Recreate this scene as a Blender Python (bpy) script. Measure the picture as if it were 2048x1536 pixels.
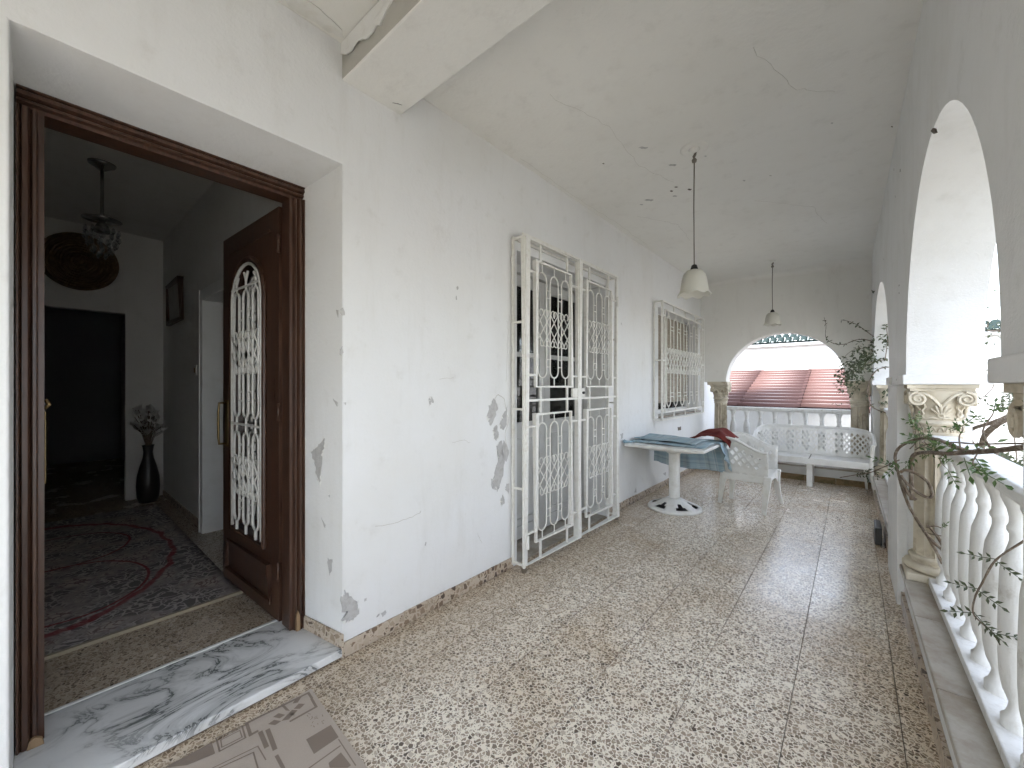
import bpy, math, random
from mathutils import Vector, Matrix, noise
R = math.radians
rng = random.Random(7)
for o in list(bpy.data.objects):
    bpy.data.objects.remove(o)
sc = bpy.context.scene
COL = sc.collection

# ---------------------------------------------------------------- camera
F, YAW, HY, CAM = 802.0, R(40.3), 771.0, (2.0, 0.0, 1.4)
cd = bpy.data.cameras.new('camera')
cam = bpy.data.objects.new('camera', cd)
COL.objects.link(cam)
cam.location = CAM
cam.rotation_euler = (R(90), 0, YAW)
cd.sensor_width = 36.0
cd.lens = F / 2048 * 36.0
cd.shift_y = -(768 - HY) / 2048 * -1 * -1
cd.clip_start = 0.05
cd.clip_end = 500
sc.camera = cam

# ---------------------------------------------------------------- sky, sun, exposure
SUN_EL, SUN_AZ = R(56), R(238)          # azimuth from +Y towards +X
w = bpy.data.worlds.new('World')
sc.world = w
w.use_nodes = True
wn = w.node_tree
sky = wn.nodes.new('ShaderNodeTexSky')
sky.sky_type = 'NISHITA'
sky.sun_disc = False
sky.sun_elevation = SUN_EL
sky.sun_rotation = SUN_AZ
sky.air_density = 1.0
sky.dust_density = 1.5
sky.ozone_density = 1.0
hsv = wn.nodes.new('ShaderNodeHueSaturation')       # thin overcast: paler sky
hsv.inputs['Saturation'].default_value = 0.5
bg = wn.nodes['Background']
bg.inputs['Strength'].default_value = 0.15
wn.links.new(sky.outputs[0], hsv.inputs['Color'])
wn.links.new(hsv.outputs[0], bg.inputs['Color'])
sl = bpy.data.lights.new('sun', 'SUN')
sl.energy = 1.2
sl.angle = R(15)
sl.color = (1.0, 0.96, 0.9)
so = bpy.data.objects.new('sun', sl)
COL.objects.link(so)
sd = Vector((math.sin(SUN_AZ) * math.cos(SUN_EL), math.cos(SUN_AZ) * math.cos(SUN_EL), math.sin(SUN_EL)))
so.rotation_euler = sd.to_track_quat('Z', 'Y').to_euler()
so.location = (-8, -6, 14)
vs = sc.view_settings
vs.view_transform = 'Standard'
vs.look = 'None'
vs.exposure = 3.05
vs.gamma = 1.0
sc.display_settings.display_device = 'sRGB'
cy = sc.cycles
cy.use_denoising = True
cy.use_adaptive_sampling = True
cy.adaptive_threshold = 0.03
cy.max_bounces = 8
cy.diffuse_bounces = 5
cy.glossy_bounces = 4
cy.transmission_bounces = 8
cy.transparent_max_bounces = 12
cy.caustics_reflective = False
cy.caustics_refractive = False
cy.sample_clamp_indirect = 6.0

# ---------------------------------------------------------------- pixel rays (photo 2048x1536) to points on real surfaces
ca, sa = math.cos(YAW), math.sin(YAW)
def ray(px, py):
    t = (px - 1024) / F
    return Vector((t * ca - sa, t * sa + ca, -(py - HY) / F))
def onX(px, py, X):
    r = ray(px, py); return Vector(CAM) + r * ((X - CAM[0]) / r.x)
def onY(px, py, Y):
    r = ray(px, py); return Vector(CAM) + r * ((Y - CAM[1]) / r.y)
def onZ(px, py, Z):
    r = ray(px, py); return Vector(CAM) + r * ((Z - CAM[2]) / r.z)

# ---------------------------------------------------------------- object helpers
ROOT = {}
def thing(name, label, cat, loc=(0, 0, 0), rotz=0.0, group=None, world=True):
    """an Empty at the thing's base; world=True: its parts are given in world coordinates"""
    o = bpy.data.objects.new(name, None)
    COL.objects.link(o)
    o.empty_display_size = 0.1
    o.location = loc
    o.rotation_euler = (0, 0, rotz)
    o['label'] = label
    o['category'] = cat
    if group:
        o['group'] = group
    ROOT[o.name] = (Matrix.Translation(loc) @ Matrix.Rotation(rotz, 4, 'Z')).inverted() if world else None
    return o
def tag(o, label, cat, group=None, kind=None):
    o['label'] = label
    o['category'] = cat
    if group:
        o['group'] = group
    if kind:
        o['kind'] = kind
    return o
def put(o, parent):
    if parent is not None:
        o.parent = parent
        m = ROOT.get(parent.name)
        if m is not None:
            o.matrix_parent_inverse = m
    return o
def mk(name, verts, faces, mat, parent=None, smooth=False, uvs=None, sharp=None):
    me = bpy.data.meshes.new(name)
    me.from_pydata([tuple(v) for v in verts], [], faces)
    me.validate()
    me.update()
    if uvs:
        uv = me.uv_layers.new(name='UVMap')
        for l in me.loops:
            uv.data[l.index].uv = uvs[l.vertex_index]
    if smooth:
        me.polygons.foreach_set('use_smooth', [True] * len(me.polygons))
    if isinstance(mat, (list, tuple)):
        for m in mat:
            me.materials.append(m)
    else:
        me.materials.append(mat)
    o = bpy.data.objects.new(name, me)
    COL.objects.link(o)
    if sharp is not None and smooth:
        try:
            me.set_sharp_from_angle(angle=R(sharp))
        except Exception:
            pass
    return put(o, parent)
def dup(o, parent, loc=None, rot=None, scale=None):
    c = o.copy()
    COL.objects.link(c)
    if loc is not None:
        c.location = loc
    if rot is not None:
        c.rotation_euler = rot
    if scale is not None:
        c.scale = scale
    if c.parent is not parent:
        c.parent = None
        c.matrix_parent_inverse = Matrix()
        put(c, parent)
    return c
def struct(o):
    o['kind'] = 'structure'
    return o
def bevel(o, wd=0.004, seg=2):
    m = o.modifiers.new('bevel', 'BEVEL')
    m.width = wd
    m.segments = seg
    m.limit_method = 'ANGLE'
    return o
class MB:
    """collects geometry for one mesh"""
    def __init__(s):
        s.v = []; s.f = []
    def add(s, vs_, fs):
        b = len(s.v)
        s.v += [Vector(p) for p in vs_]
        s.f += [tuple(i + b for i in f) for f in fs]
        return s
    def box(s, a, b):
        x0, y0, z0 = a; x1, y1, z1 = b
        return s.add([(x0, y0, z0), (x1, y0, z0), (x1, y1, z0), (x0, y1, z0), (x0, y0, z1), (x1, y0, z1), (x1, y1, z1), (x0, y1, z1)],
                     [(0, 3, 2, 1), (4, 5, 6, 7), (0, 1, 5, 4), (1, 2, 6, 5), (2, 3, 7, 6), (3, 0, 4, 7)])
    def loft(s, rings, cap=True, closed=True):
        n = len(rings[0])
        vs_ = [p for r in rings for p in r]
        fs = []
        m = n if closed else n - 1
        for i in range(len(rings) - 1):
            for j in range(m):
                k = (j + 1) % n
                fs.append((i * n + j, i * n + k, (i + 1) * n + k, (i + 1) * n + j))
        if cap:
            fs.append(tuple(range(n - 1, -1, -1)))
            fs.append(tuple((len(rings) - 1) * n + j for j in range(n)))
        return s.add(vs_, fs)
    def sweep(s, pts, r, n=6, closed=False, rot=0.0, flat=1.0):
        pts = [Vector(p) for p in pts]
        N = len(pts)
        rs = r if isinstance(r, (list, tuple)) else [r] * N
        tang = []
        for i in range(N):
            if closed:
                t = pts[(i + 1) % N] - pts[i - 1]
            else:
                t = pts[min(i + 1, N - 1)] - pts[max(i - 1, 0)]
            tang.append(t.normalized() if t.length > 1e-9 else Vector((0, 0, 1)))
        up = Vector((1, 0, 0))
        if abs(tang[0].dot(up)) > 0.9:
            up = Vector((0, 0, 1))
        nrm = (up - tang[0] * up.dot(tang[0])).normalized()
        rings = []
        for i in range(N):
            t = tang[i]
            nrm = (nrm - t * nrm.dot(t))
            nrm = nrm.normalized() if nrm.length > 1e-6 else t.orthogonal().normalized()
            b = t.cross(nrm)
            # widen at sharp mitres
            k = 1.0
            if closed or 0 < i < N - 1:
                d1 = (pts[i] - pts[i - 1]).normalized()
                c = max(0.35, d1.dot(t))
                k = 1.0 / c if n == 4 else 1.0
            rings.append([pts[i] + (nrm * math.cos(rot + 2 * math.pi * j / n) * flat + b * math.sin(rot + 2 * math.pi * j / n)) * rs[i] * k for j in range(n)])
        if closed:
            rings.append(rings[0])
            return s.loft(rings, cap=False)
        return s.loft(rings, cap=True)
    def lathe(s, prof, c=(0, 0, 0), n=24, cap=True):
        rings = [[(c[0] + r * math.cos(2 * math.pi * j / n), c[1] + r * math.sin(2 * math.pi * j / n), c[2] + z) for j in range(n)] for r, z in prof]
        return s.loft(rings, cap=cap)
    def xf(s, M):
        s.v = [M @ p for p in s.v]
        return s
    def build(s, name, mat, parent=None, smooth=False, sharp=None):
        return mk(name, s.v, s.f, mat, parent, smooth, sharp=sharp)
def boxo(name, a, b, mat, parent=None, bv=0.0):
    o = MB().box(a, b).build(name, mat, parent)
    if bv:
        bevel(o, bv)
    return o
def sqbar(mb, pts, hw, closed=False):
    return mb.sweep(pts, hw * 1.4142, n=4, closed=closed, rot=math.pi / 4)
def arcpts(c, r, a0, a1, n, plane='yz', x=0.0):
    out = []
    for i in range(n + 1):
        a = a0 + (a1 - a0) * i / n
        out.append((c[0] + r * math.cos(a), c[1] + r * math.sin(a)))
    return out

# ---------------------------------------------------------------- materials
class NT:
    def __init__(s, name):
        s.m = bpy.data.materials.new(name)
        s.m.use_nodes = True
        s.t = s.m.node_tree
        s.b = s.t.nodes['Principled BSDF']
        s.out = s.t.nodes['Material Output']
    def n(s, typ, _p=None, **k):
        nd = s.t.nodes.new('ShaderNode' + typ)
        for a, v in (_p or {}).items():
            setattr(nd, a, v)
        for a, v in k.items():
            s.set(nd.inputs[a.replace('_', ' ')] if a.replace('_', ' ') in nd.inputs else nd.inputs[int(a[1:])], v)
        return nd
    def set(s, sock, v):
        if isinstance(v, bpy.types.NodeSocket):
            s.t.links.new(v, sock)
        elif isinstance(v, bpy.types.Node):
            s.t.links.new(v.outputs[0], sock)
        else:
            if sock.type == 'RGBA' and not isinstance(v, (int, float)) and len(v) == 3:
                v = (*v, 1)
            sock.default_value = v
    def math(s, op, a, b=0.0, clamp=False):
        nd = s.n('Math', {'operation': op, 'use_clamp': clamp}, i0=a, i1=b)
        return nd.outputs[0]
    def mix(s, f, a, b, mode='MIX'):
        nd = s.t.nodes.new('ShaderNodeMix')
        nd.data_type = 'RGBA'
        nd.blend_type = mode
        s.set(nd.inputs[0], f); s.set(nd.inputs[6], a); s.set(nd.inputs[7], b)
        return nd.outputs[2]
    def ramp(s, f, stops, interp='LINEAR'):
        nd = s.n('ValToRGB', Fac=f)
        cr = nd.color_ramp
        cr.interpolation = interp
        while len(cr.elements) < len(stops):
            cr.elements.new(0.5)
        for e, (p, c) in zip(cr.elements, stops):
            e.position = p
            e.color = (*c, 1) if not isinstance(c, (int, float)) else (c, c, c, 1)
        return nd.outputs[0]
    def pos(s):
        return s.n('NewGeometry').outputs['Position']
    def obj(s):
        return s.n('TexCoord').outputs['Object']
    def noise(s, vec, scale, detail=4.0, rough=0.55):
        nd = s.n('TexNoise', Vector=vec, Scale=scale, Detail=detail, Roughness=rough)
        return nd.outputs[0]
    def smooth(s, x, a, b):
        nd = s.n('MapRange', {'interpolation_type': 'SMOOTHSTEP'}, Value=x)
        nd.inputs[1].default_value = a; nd.inputs[2].default_value = b
        return nd.outputs[0]
    def bump(s, h, strength=0.3, dist=0.01):
        nd = s.n('Bump', Height=h)
        nd.inputs['Strength'].default_value = strength
        nd.inputs['Distance'].default_value = dist
        s.set(s.b.inputs['Normal'], nd.outputs[0])
    def base(s, c=None, rough=None, metal=None, spec=None):
        if c is not None: s.set(s.b.inputs['Base Color'], c)
        if rough is not None: s.set(s.b.inputs['Roughness'], rough)
        if metal is not None: s.set(s.b.inputs['Metallic'], metal)
        if spec is not None: s.set(s.b.inputs['Specular IOR Level'], spec)
        return s

def paint_wall(name, col, stain, bump=0.25, bscale=60, sc1=0.9, amt=0.35):
    t = NT(name); p = t.pos()
    n1 = t.noise(p, sc1, 6, 0.6)
    n2 = t.noise(p, 7.0, 5, 0.65)
    mp = t.n('Mapping', Vector=p); mp.inputs['Scale'].default_value = (3.2, 3.2, 0.5)
    n3 = t.noise(mp.outputs[0], 2.0, 6, 0.7)           # faint vertical wash marks
    f = t.smooth(n1, 0.42, 0.72)
    c = t.mix(t.math('MULTIPLY', f, amt), col, stain)
    c = t.mix(t.math('MULTIPLY', t.smooth(n2, 0.55, 0.78), 0.30), c, tuple(x * 0.8 for x in stain))
    c = t.mix(t.math('MULTIPLY', t.smooth(n3, 0.5, 0.8), 0.30), c, tuple(x * 0.86 for x in stain))
    t.base(c, t.math('ADD', t.math('MULTIPLY', n2, 0.25), 0.45), spec=0.35)
    h = t.math('ADD', t.math('MULTIPLY', t.noise(p, bscale, 4, 0.6), 0.5), t.math('MULTIPLY', t.noise(p, 4.0, 4, 0.6), 2.0))
    t.bump(h, bump, 0.008)
    return t.m
M = {}
M['wall'] = paint_wall('white_wall_paint', (0.76, 0.763, 0.755), (0.67, 0.65, 0.59), 0.35)
M['ceil'] = paint_wall('ceiling_paint', (0.80, 0.79, 0.75), (0.70, 0.68, 0.625), 0.35, 40)
M['rough'] = paint_wall('rough_render_paint', (0.72, 0.72, 0.71), (0.60, 0.59, 0.55), 0.55, 110, 2.0, 0.4)
M['hall'] = paint_wall('hall_wall_paint', (0.72, 0.71, 0.67), (0.62, 0.60, 0.55), 0.12)
M['plaster'] = paint_wall('bare_plaster', (0.50, 0.49, 0.475), (0.38, 0.37, 0.35), 0.9, 150, 28.0, 0.8)

def terrazzo(name, matrix, chips, s1=62, s2=140, rough=0.25, dirt=True, chance=0.12):
    t = NT(name); p = t.pos()
    rnd = t.n('ObjectInfo').outputs['Random']
    off = t.n('CombineXYZ', X=t.math('MULTIPLY', rnd, 17.0), Y=t.math('MULTIPLY', rnd, 31.0), Z=0.0)
    q = t.n('VectorMath', {'operation': 'ADD'}, i0=p, i1=off).outputs[0]
    wob = t.n('TexNoise', Vector=q, Scale=s1 * 0.6, Detail=1.0)
    q2 = t.n('VectorMath', {'operation': 'MULTIPLY_ADD'}, i0=wob.outputs['Color'], i1=(0.012,) * 3, i2=q).outputs[0]
    def layer(s, lo, hi, ch):
        e = t.n('TexVoronoi', {'feature': 'DISTANCE_TO_EDGE'}, Vector=q2, Scale=s).outputs['Distance']
        cc = t.n('TexVoronoi', {'feature': 'F1'}, Vector=q2, Scale=s).outputs['Color']
        sep = t.n('SeparateColor', i0=cc)
        d = t.math('SUBTRACT', e, t.math('MULTIPLY', sep.outputs[2], 0.10))
        m = t.math('MULTIPLY', t.smooth(d, lo, hi), t.math('GREATER_THAN', sep.outputs[1], ch))
        return m, sep.outputs[0]
    m2, r2 = layer(s2, 0.09, 0.14, 0.55)
    m1, r1 = layer(s1, 0.06, 0.085, chance)
    c = t.mix(m2, matrix, t.ramp(r2, chips))
    c = t.mix(m1, c, t.ramp(r1, chips))
    n1 = t.noise(p, 1.6, 5, 0.6)
    if dirt:                                   # grimy tile edges
        lo = t.n('SeparateXYZ', i0=t.obj())
        ex = t.math('MINIMUM', lo.outputs[0], t.math('SUBTRACT', 0.359, lo.outputs[0]))
        ey = t.math('MINIMUM', lo.outputs[1], t.math('SUBTRACT', 0.359, lo.outputs[1]))
        ed = t.math('ADD', t.math('MINIMUM', ex, ey), t.math('MULTIPLY', t.math('SUBTRACT', t.noise(p, 9.0, 4), 0.5), 0.03))
        c = t.mix(t.math('MULTIPLY', t.math('SUBTRACT', 1.0, t.smooth(ed, 0.0, 0.008)), t.math('MULTIPLY', t.smooth(n1, 0.4, 0.65), 0.4)), c, (0.30, 0.24, 0.18))
    tint = t.mix(rnd, (1, 1, 1), (0.92, 0.90, 0.88))
    c = t.mix(1.0, c, tint, 'MULTIPLY')
    if dirt:   # trodden-in brown grime, thicker along the house wall and the kerb
        sx = t.n('SeparateXYZ', i0=p).outputs[0]
        g = t.math('ADD', sx, t.math('MULTIPLY', t.noise(p, 2.2, 4), 0.6))
        near = t.math('SUBTRACT', 1.0, t.smooth(g, 0.30, 1.15))
        far = t.smooth(g, 2.32, 2.55)
        gf = t.math('MAXIMUM', t.math('MULTIPLY', near, 0.55), t.math('MULTIPLY', far, 0.5))
        gf = t.math('MAXIMUM', gf, t.math('MULTIPLY', t.smooth(n1, 0.42, 0.75), 0.6))
        c = t.mix(gf, c, t.mix(1.0, c, (0.66, 0.54, 0.40), 'MULTIPLY'))
        c = t.mix(t.math('MULTIPLY', near, 0.3), c, (0.30, 0.235, 0.165))
    rr = t.math('ADD', t.math('MULTIPLY', t.noise(p, 3.0, 5, 0.65), 0.34), t.math('ADD', t.math('MULTIPLY', rnd, 0.06), rough - 0.235))
    t.base(c, rr, spec=0.5)
    t.bump(t.math('ADD', m1, t.math('MULTIPLY', t.noise(p, 14.0, 3), 0.7)), 0.06, 0.002)
    return t.m
CH = [(0.0, (0.11, 0.085, 0.065)), (0.12, (0.23, 0.18, 0.135)), (0.5, (0.36, 0.285, 0.215)), (0.8, (0.46, 0.375, 0.285)), (1.0, (0.62, 0.545, 0.45))]
M['floor'] = terrazzo('terrazzo_tile', (0.92, 0.85, 0.73), CH)
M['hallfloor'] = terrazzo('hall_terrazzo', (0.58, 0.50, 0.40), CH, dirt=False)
CH2 = [(0.0, (0.07, 0.045, 0.03)), (0.3, (0.20, 0.135, 0.085)), (0.6, (0.36, 0.28, 0.20)), (1.0, (0.50, 0.43, 0.34))]
M['skirt'] = terrazzo('skirting_terrazzo', (0.50, 0.42, 0.33), CH2, 28, 90, 0.4, False, 0.1)
t = NT('grout'); t.base((0.16, 0.13, 0.10), 0.9); M['grout'] = t.m

def marble(name, base, vein, scale, rough=0.22, str_=0.9, dirt=0.0):
    t = NT(name); p = t.obj()
    mp = t.n('Mapping', Vector=p); mp.inputs['Rotation'].default_value = (0, 0, R(12)); mp.inputs['Scale'].default_value = (1.0, 0.5, 1.0)
    wv = t.n('TexNoise', Vector=mp.outputs[0], Scale=scale, Detail=8.0, Roughness=0.62, Distortion=1.6).outputs[0]
    v = t.math('ABSOLUTE', t.math('SUBTRACT', wv, 0.5))
    thin = t.math('SUBTRACT', 1.0, t.smooth(v, 0.0, 0.02))
    wide = t.math('SUBTRACT', 1.0, t.smooth(v, 0.0, 0.11))
    gate = t.smooth(t.noise(mp.outputs[0], scale * 0.8, 2), 0.36, 0.55)
    f = t.math('ADD', t.math('MULTIPLY', thin, 0.75), t.math('MULTIPLY', wide, 0.42), True)
    f = t.math('MULTIPLY', t.math('MULTIPLY', f, gate), str_)
    cl = t.mix(t.math('MULTIPLY', t.noise(p, 3.0, 4), 0.5), base, tuple(x * 0.82 for x in base))
    c = t.mix(f, cl, vein)
    if dirt:
        c = t.mix(t.math('MULTIPLY', t.smooth(t.noise(t.pos(), 3.5, 6, 0.7), 0.36, 0.66), dirt), c, (0.24, 0.19, 0.135))
    t.base(c, rough, spec=0.5)
    return t.m
M['marble'] = marble('veined_marble', (0.74, 0.745, 0.735), (0.14, 0.15, 0.145), 4.4, 0.2, 1.0)
M['coping'] = marble('coping_marble', (0.44, 0.41, 0.355), (0.28, 0.24, 0.19), 2.5, 0.45, 0.5, 0.9)

def woodm(name, c1, c2, rough=0.3):
    t = NT(name); p = t.obj()
    mp = t.n('Mapping', Vector=p); mp.inputs['Scale'].default_value = (14, 14, 1.1)
    g = t.noise(mp.outputs[0], 3.0, 6, 0.65)
    c = t.mix(t.smooth(g, 0.3, 0.7), c1, c2)
    wear = t.smooth(t.noise(t.pos(), 38.0, 5, 0.75), 0.70, 0.76)
    c = t.mix(t.math('MULTIPLY', wear, 0.45), c, (0.34, 0.25, 0.16))
    t.base(c, t.math('ADD', t.math('MULTIPLY', g, 0.25), rough - 0.1), spec=0.5)
    t.bump(g, 0.25, 0.003)
    return t.m
M['wood'] = woodm('dark_varnished_wood', (0.040, 0.019, 0.012), (0.088, 0.044, 0.027))
M['rawwood'] = woodm('worn_bare_wood', (0.24, 0.15, 0.08), (0.34, 0.23, 0.13), 0.6)

def simple(name, c, rough=0.5, metal=0.0, nz=0.0, nscale=20.0, c2=None, spec=0.5, bump=0.0):
    t = NT(name); p = t.pos()
    if c2 is not None:
        f = t.smooth(t.noise(p, nscale, 5, 0.65), 0.45, 0.72)
        t.base(t.mix(t.math('MULTIPLY', f, nz or 0.5), c, c2), rough, metal, spec)
    else:
        t.base(c, rough, metal, spec)
    if bump:
        t.bump(t.noise(p, nscale * 3, 4), bump, 0.004)
    return t.m
M['iron'] = simple('white_painted_iron', (0.78, 0.77, 0.72), 0.42, 0, 0.32, 26, (0.48, 0.42, 0.33), bump=0.15)
M['plastic'] = simple('white_plastic', (0.74, 0.735, 0.70), 0.38, 0, 0.45, 9, (0.56, 0.53, 0.46))
M['stone'] = simple('cream_cast_stone', (0.58, 0.525, 0.42), 0.75, 0, 0.85, 9, (0.34, 0.285, 0.20), 0.25, 0.5)
M['balust'] = simple('white_cast_concrete', (0.74, 0.74, 0.72), 0.6, 0, 0.75, 9, (0.50, 0.47, 0.40), 0.35, 0.45)
t = NT('white_cast_concrete'); p = t.pos()
rn_ = t.n('ObjectInfo').outputs['Random']
mp_ = t.n('Mapping', Vector=p); mp_.inputs['Scale'].default_value = (14, 14, 2.2)
st_ = t.smooth(t.noise(mp_.outputs[0], 1.6, 5, 0.7), 0.48, 0.78)
bl_ = t.smooth(t.noise(p, 13.0, 5, 0.7), 0.55, 0.72)
c_ = t.mix(rn_, (0.75, 0.75, 0.73), (0.66, 0.655, 0.63))
c_ = t.mix(t.math('MULTIPLY', st_, 0.5), c_, (0.46, 0.44, 0.38))
c_ = t.mix(t.math('MULTIPLY', bl_, 0.55), c_, (0.40, 0.37, 0.31))
t.base(c_, 0.62, spec=0.35); t.bump(t.noise(p, 45.0, 4), 0.5, 0.004); M['balust'] = t.m
M['black'] = simple('black_plastic', (0.015, 0.015, 0.015), 0.45)
M['brass'] = simple('aged_brass', (0.26, 0.19, 0.09), 0.45, 1.0)
M['chrome'] = simple('tarnished_metal', (0.35, 0.34, 0.32), 0.25, 1.0)
M['cord'] = simple('grey_cord', (0.20, 0.18, 0.15), 0.7)
M['bark'] = simple('woody_bark', (0.15, 0.115, 0.085), 0.9, 0, 0.9, 45, (0.32, 0.28, 0.23), 0.2, 0.9)
M['ground'] = simple('garden_earth', (0.20, 0.185, 0.15), 0.9, 0, 0.6, 1.5, (0.13, 0.13, 0.09), 0.2)
M['dirtline'] = simple('dirty_mortar', (0.20, 0.16, 0.12), 0.9, 0, 0.7, 18, (0.10, 0.085, 0.06), 0.2, 0.4)
M['moss'] = simple('mossy_terrazzo_edge', (0.30, 0.21, 0.12), 0.9, 0, 0.8, 9, (0.12, 0.11, 0.05), 0.2, 0.4)
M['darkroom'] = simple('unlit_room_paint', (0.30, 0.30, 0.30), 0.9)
M['maroon'] = simple('maroon_fabric', (0.13, 0.022, 0.018), 0.85, 0, 0.5, 12, (0.20, 0.05, 0.035), 0.2, 0.5)
M['shutter'] = simple('beige_shutter', (0.36, 0.315, 0.25), 0.6, 0, 0.4, 9, (0.27, 0.23, 0.18))
M['redroof'] = simple('faded_red_sheet', (0.15, 0.075, 0.07), 0.3, 0, 0.6, 2.0, (0.27, 0.205, 0.195), 0.5)
t = NT('lit_top_red_sheet'); nrm_ = t.n('SeparateXYZ', i0=t.n('NewGeometry').outputs['Normal'])
up_ = t.smooth(t.math('ABSOLUTE', nrm_.outputs[2]), 0.72, 0.97)  # sky light on the ridges painted in: upward faces get a paler colour
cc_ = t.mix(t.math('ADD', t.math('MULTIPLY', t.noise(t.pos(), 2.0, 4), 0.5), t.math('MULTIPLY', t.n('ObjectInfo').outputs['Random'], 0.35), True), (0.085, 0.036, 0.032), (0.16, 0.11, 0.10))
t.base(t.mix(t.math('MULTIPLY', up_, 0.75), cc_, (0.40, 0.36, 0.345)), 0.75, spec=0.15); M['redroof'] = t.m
M['tile'] = simple('green_glazed_tile', (0.007, 0.018, 0.014), 0.6, 0, 0.5, 12, (0.035, 0.05, 0.04), 0.2)
M['flake'] = simple('lifted_paint_skin', (0.75, 0.745, 0.72), 0.7, 0, 0.5, 10, (0.62, 0.60, 0.54), 0.3, 0.3)
M['beamgrey'] = simple('shaded_bare_plaster', (0.47, 0.455, 0.41), 0.85, 0, 0.5, 6, (0.38, 0.365, 0.33), 0.2, 0.4)  # bare plaster grey with the beam face's shade mixed into the colour
M['mark'] = simple('dark_scuff', (0.12, 0.10, 0.08), 0.9)
M['crack'] = simple('hairline_crack', (0.48, 0.46, 0.40), 0.9)
M['doorwhite'] = simple('greyed_door_paint', (0.50, 0.50, 0.48), 0.45, 0, 0.5, 7, (0.40, 0.38, 0.34))
M['white'] = simple('white_gloss_paint', (0.74, 0.74, 0.71), 0.4, 0, 0.4, 7, (0.60, 0.58, 0.52))
M['vase'] = simple('dark_glazed_vase', (0.02, 0.018, 0.017), 0.35)
M['petal'] = simple('pale_dried_petals', (0.62, 0.60, 0.56), 0.8)
M['basket'] = simple('woven_reed', (0.10, 0.06, 0.03), 0.8, 0, 0.8, 25, (0.20, 0.13, 0.07), 0.2, 0.6)
M['picture'] = simple('framed_print', (0.32, 0.32, 0.30), 0.3, 0, 0.6, 9, (0.16, 0.16, 0.15))
M['goldbinding'] = simple('rug_edge_strip', (0.36, 0.31, 0.22), 0.6)

def glassm(name, tint, rough, fac_min, trans=0.85):
    t = NT(name)
    tr = t.n('BsdfTransparent', Color=tint)
    gl = t.n('BsdfGlossy', Roughness=rough)
    lw = t.n('Fresnel'); lw.inputs['IOR'].default_value = 1.5
    f = t.math('ADD', lw.outputs[0], fac_min, True)
    mx = t.n('MixShader', i0=f, i1=tr.outputs[0], i2=gl.outputs[0])
    t.t.links.new(mx.outputs[0], t.out.inputs[0])
    return t.m
M['glass'] = glassm('window_glass', (0.75, 0.78, 0.77), 0.05, 0.02)
M['crystal'] = glassm('clear_crystal', (0.85, 0.86, 0.86), 0.03, 0.12)
t = NT('frosted_lamp_glass')
df = t.n('BsdfDiffuse', Color=(0.80, 0.785, 0.72, 1)); tl = t.n('BsdfTranslucent', Color=(0.80, 0.79, 0.72, 1))
gl = t.n('BsdfGlossy', Roughness=0.3)
m1 = t.n('MixShader', i0=0.5, i1=df.outputs[0], i2=tl.outputs[0]); m2 = t.n('MixShader', i0=0.05, i1=m1.outputs[0], i2=gl.outputs[0])
t.t.links.new(m2.outputs[0], t.out.inputs[0]); M['lampglass'] = t.m

def leafm(name, c1, c2):
    t = NT(name); p = t.pos()
    c = t.mix(t.noise(p, 9.0, 3), c1, c2)
    df = t.n('BsdfDiffuse', Color=c); tl = t.n('BsdfTranslucent', Color=c); gl = t.n('BsdfGlossy', Roughness=0.35)
    a = t.n('MixShader', i0=0.3, i1=df.outputs[0], i2=tl.outputs[0]); b = t.n('MixShader', i0=0.05, i1=a.outputs[0], i2=gl.outputs[0])
    t.t.links.new(b.outputs[0], t.out.inputs[0])
    return t.m
M['leaf'] = leafm('vine_leaf', (0.045, 0.062, 0.028), (0.10, 0.12, 0.06))
M['leafgreen'] = leafm('fresh_green_leaf', (0.05, 0.10, 0.025), (0.11, 0.17, 0.05))

# plaid towel
t = NT('blue_plaid_cotton'); uv = t.n('UVMap'); uv.uv_map = 'UVMap'
sp = t.n('SeparateXYZ', i0=uv.outputs[0])
ST = [(0.0, (0.10, 0.26, 0.36)), (0.14, (0.20, 0.34, 0.40)), (0.22, (0.09, 0.20, 0.30)), (0.34, (0.30, 0.40, 0.43)), (0.44, (0.055, 0.10, 0.15)), (0.49, (0.24, 0.35, 0.40)), (0.60, (0.55, 0.60, 0.60)), (0.62, (0.13, 0.27, 0.36)), (0.66, (0.55, 0.60, 0.60)), (0.68, (0.12, 0.28, 0.38)), (0.80, (0.22, 0.28, 0.31)), (0.90, (0.07, 0.17, 0.25))]
su = t.ramp(t.math('FRACT', t.math('MULTIPLY', sp.outputs[0], 2.3)), ST, 'CONSTANT')
sv = t.ramp(t.math('FRACT', t.math('MULTIPLY', sp.outputs[1], 2.3)), ST, 'CONSTANT')
c = t.mix(0.5, su, sv)
wv = t.noise(uv.outputs[0], 180, 2)
t.base(t.mix(t.math('ADD', t.math('MULTIPLY', wv, 0.3), 0.25), c, (0.56, 0.60, 0.60)), 0.9, spec=0.15)
t.bump(wv, 0.3, 0.002); M['plaid'] = t.m

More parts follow.
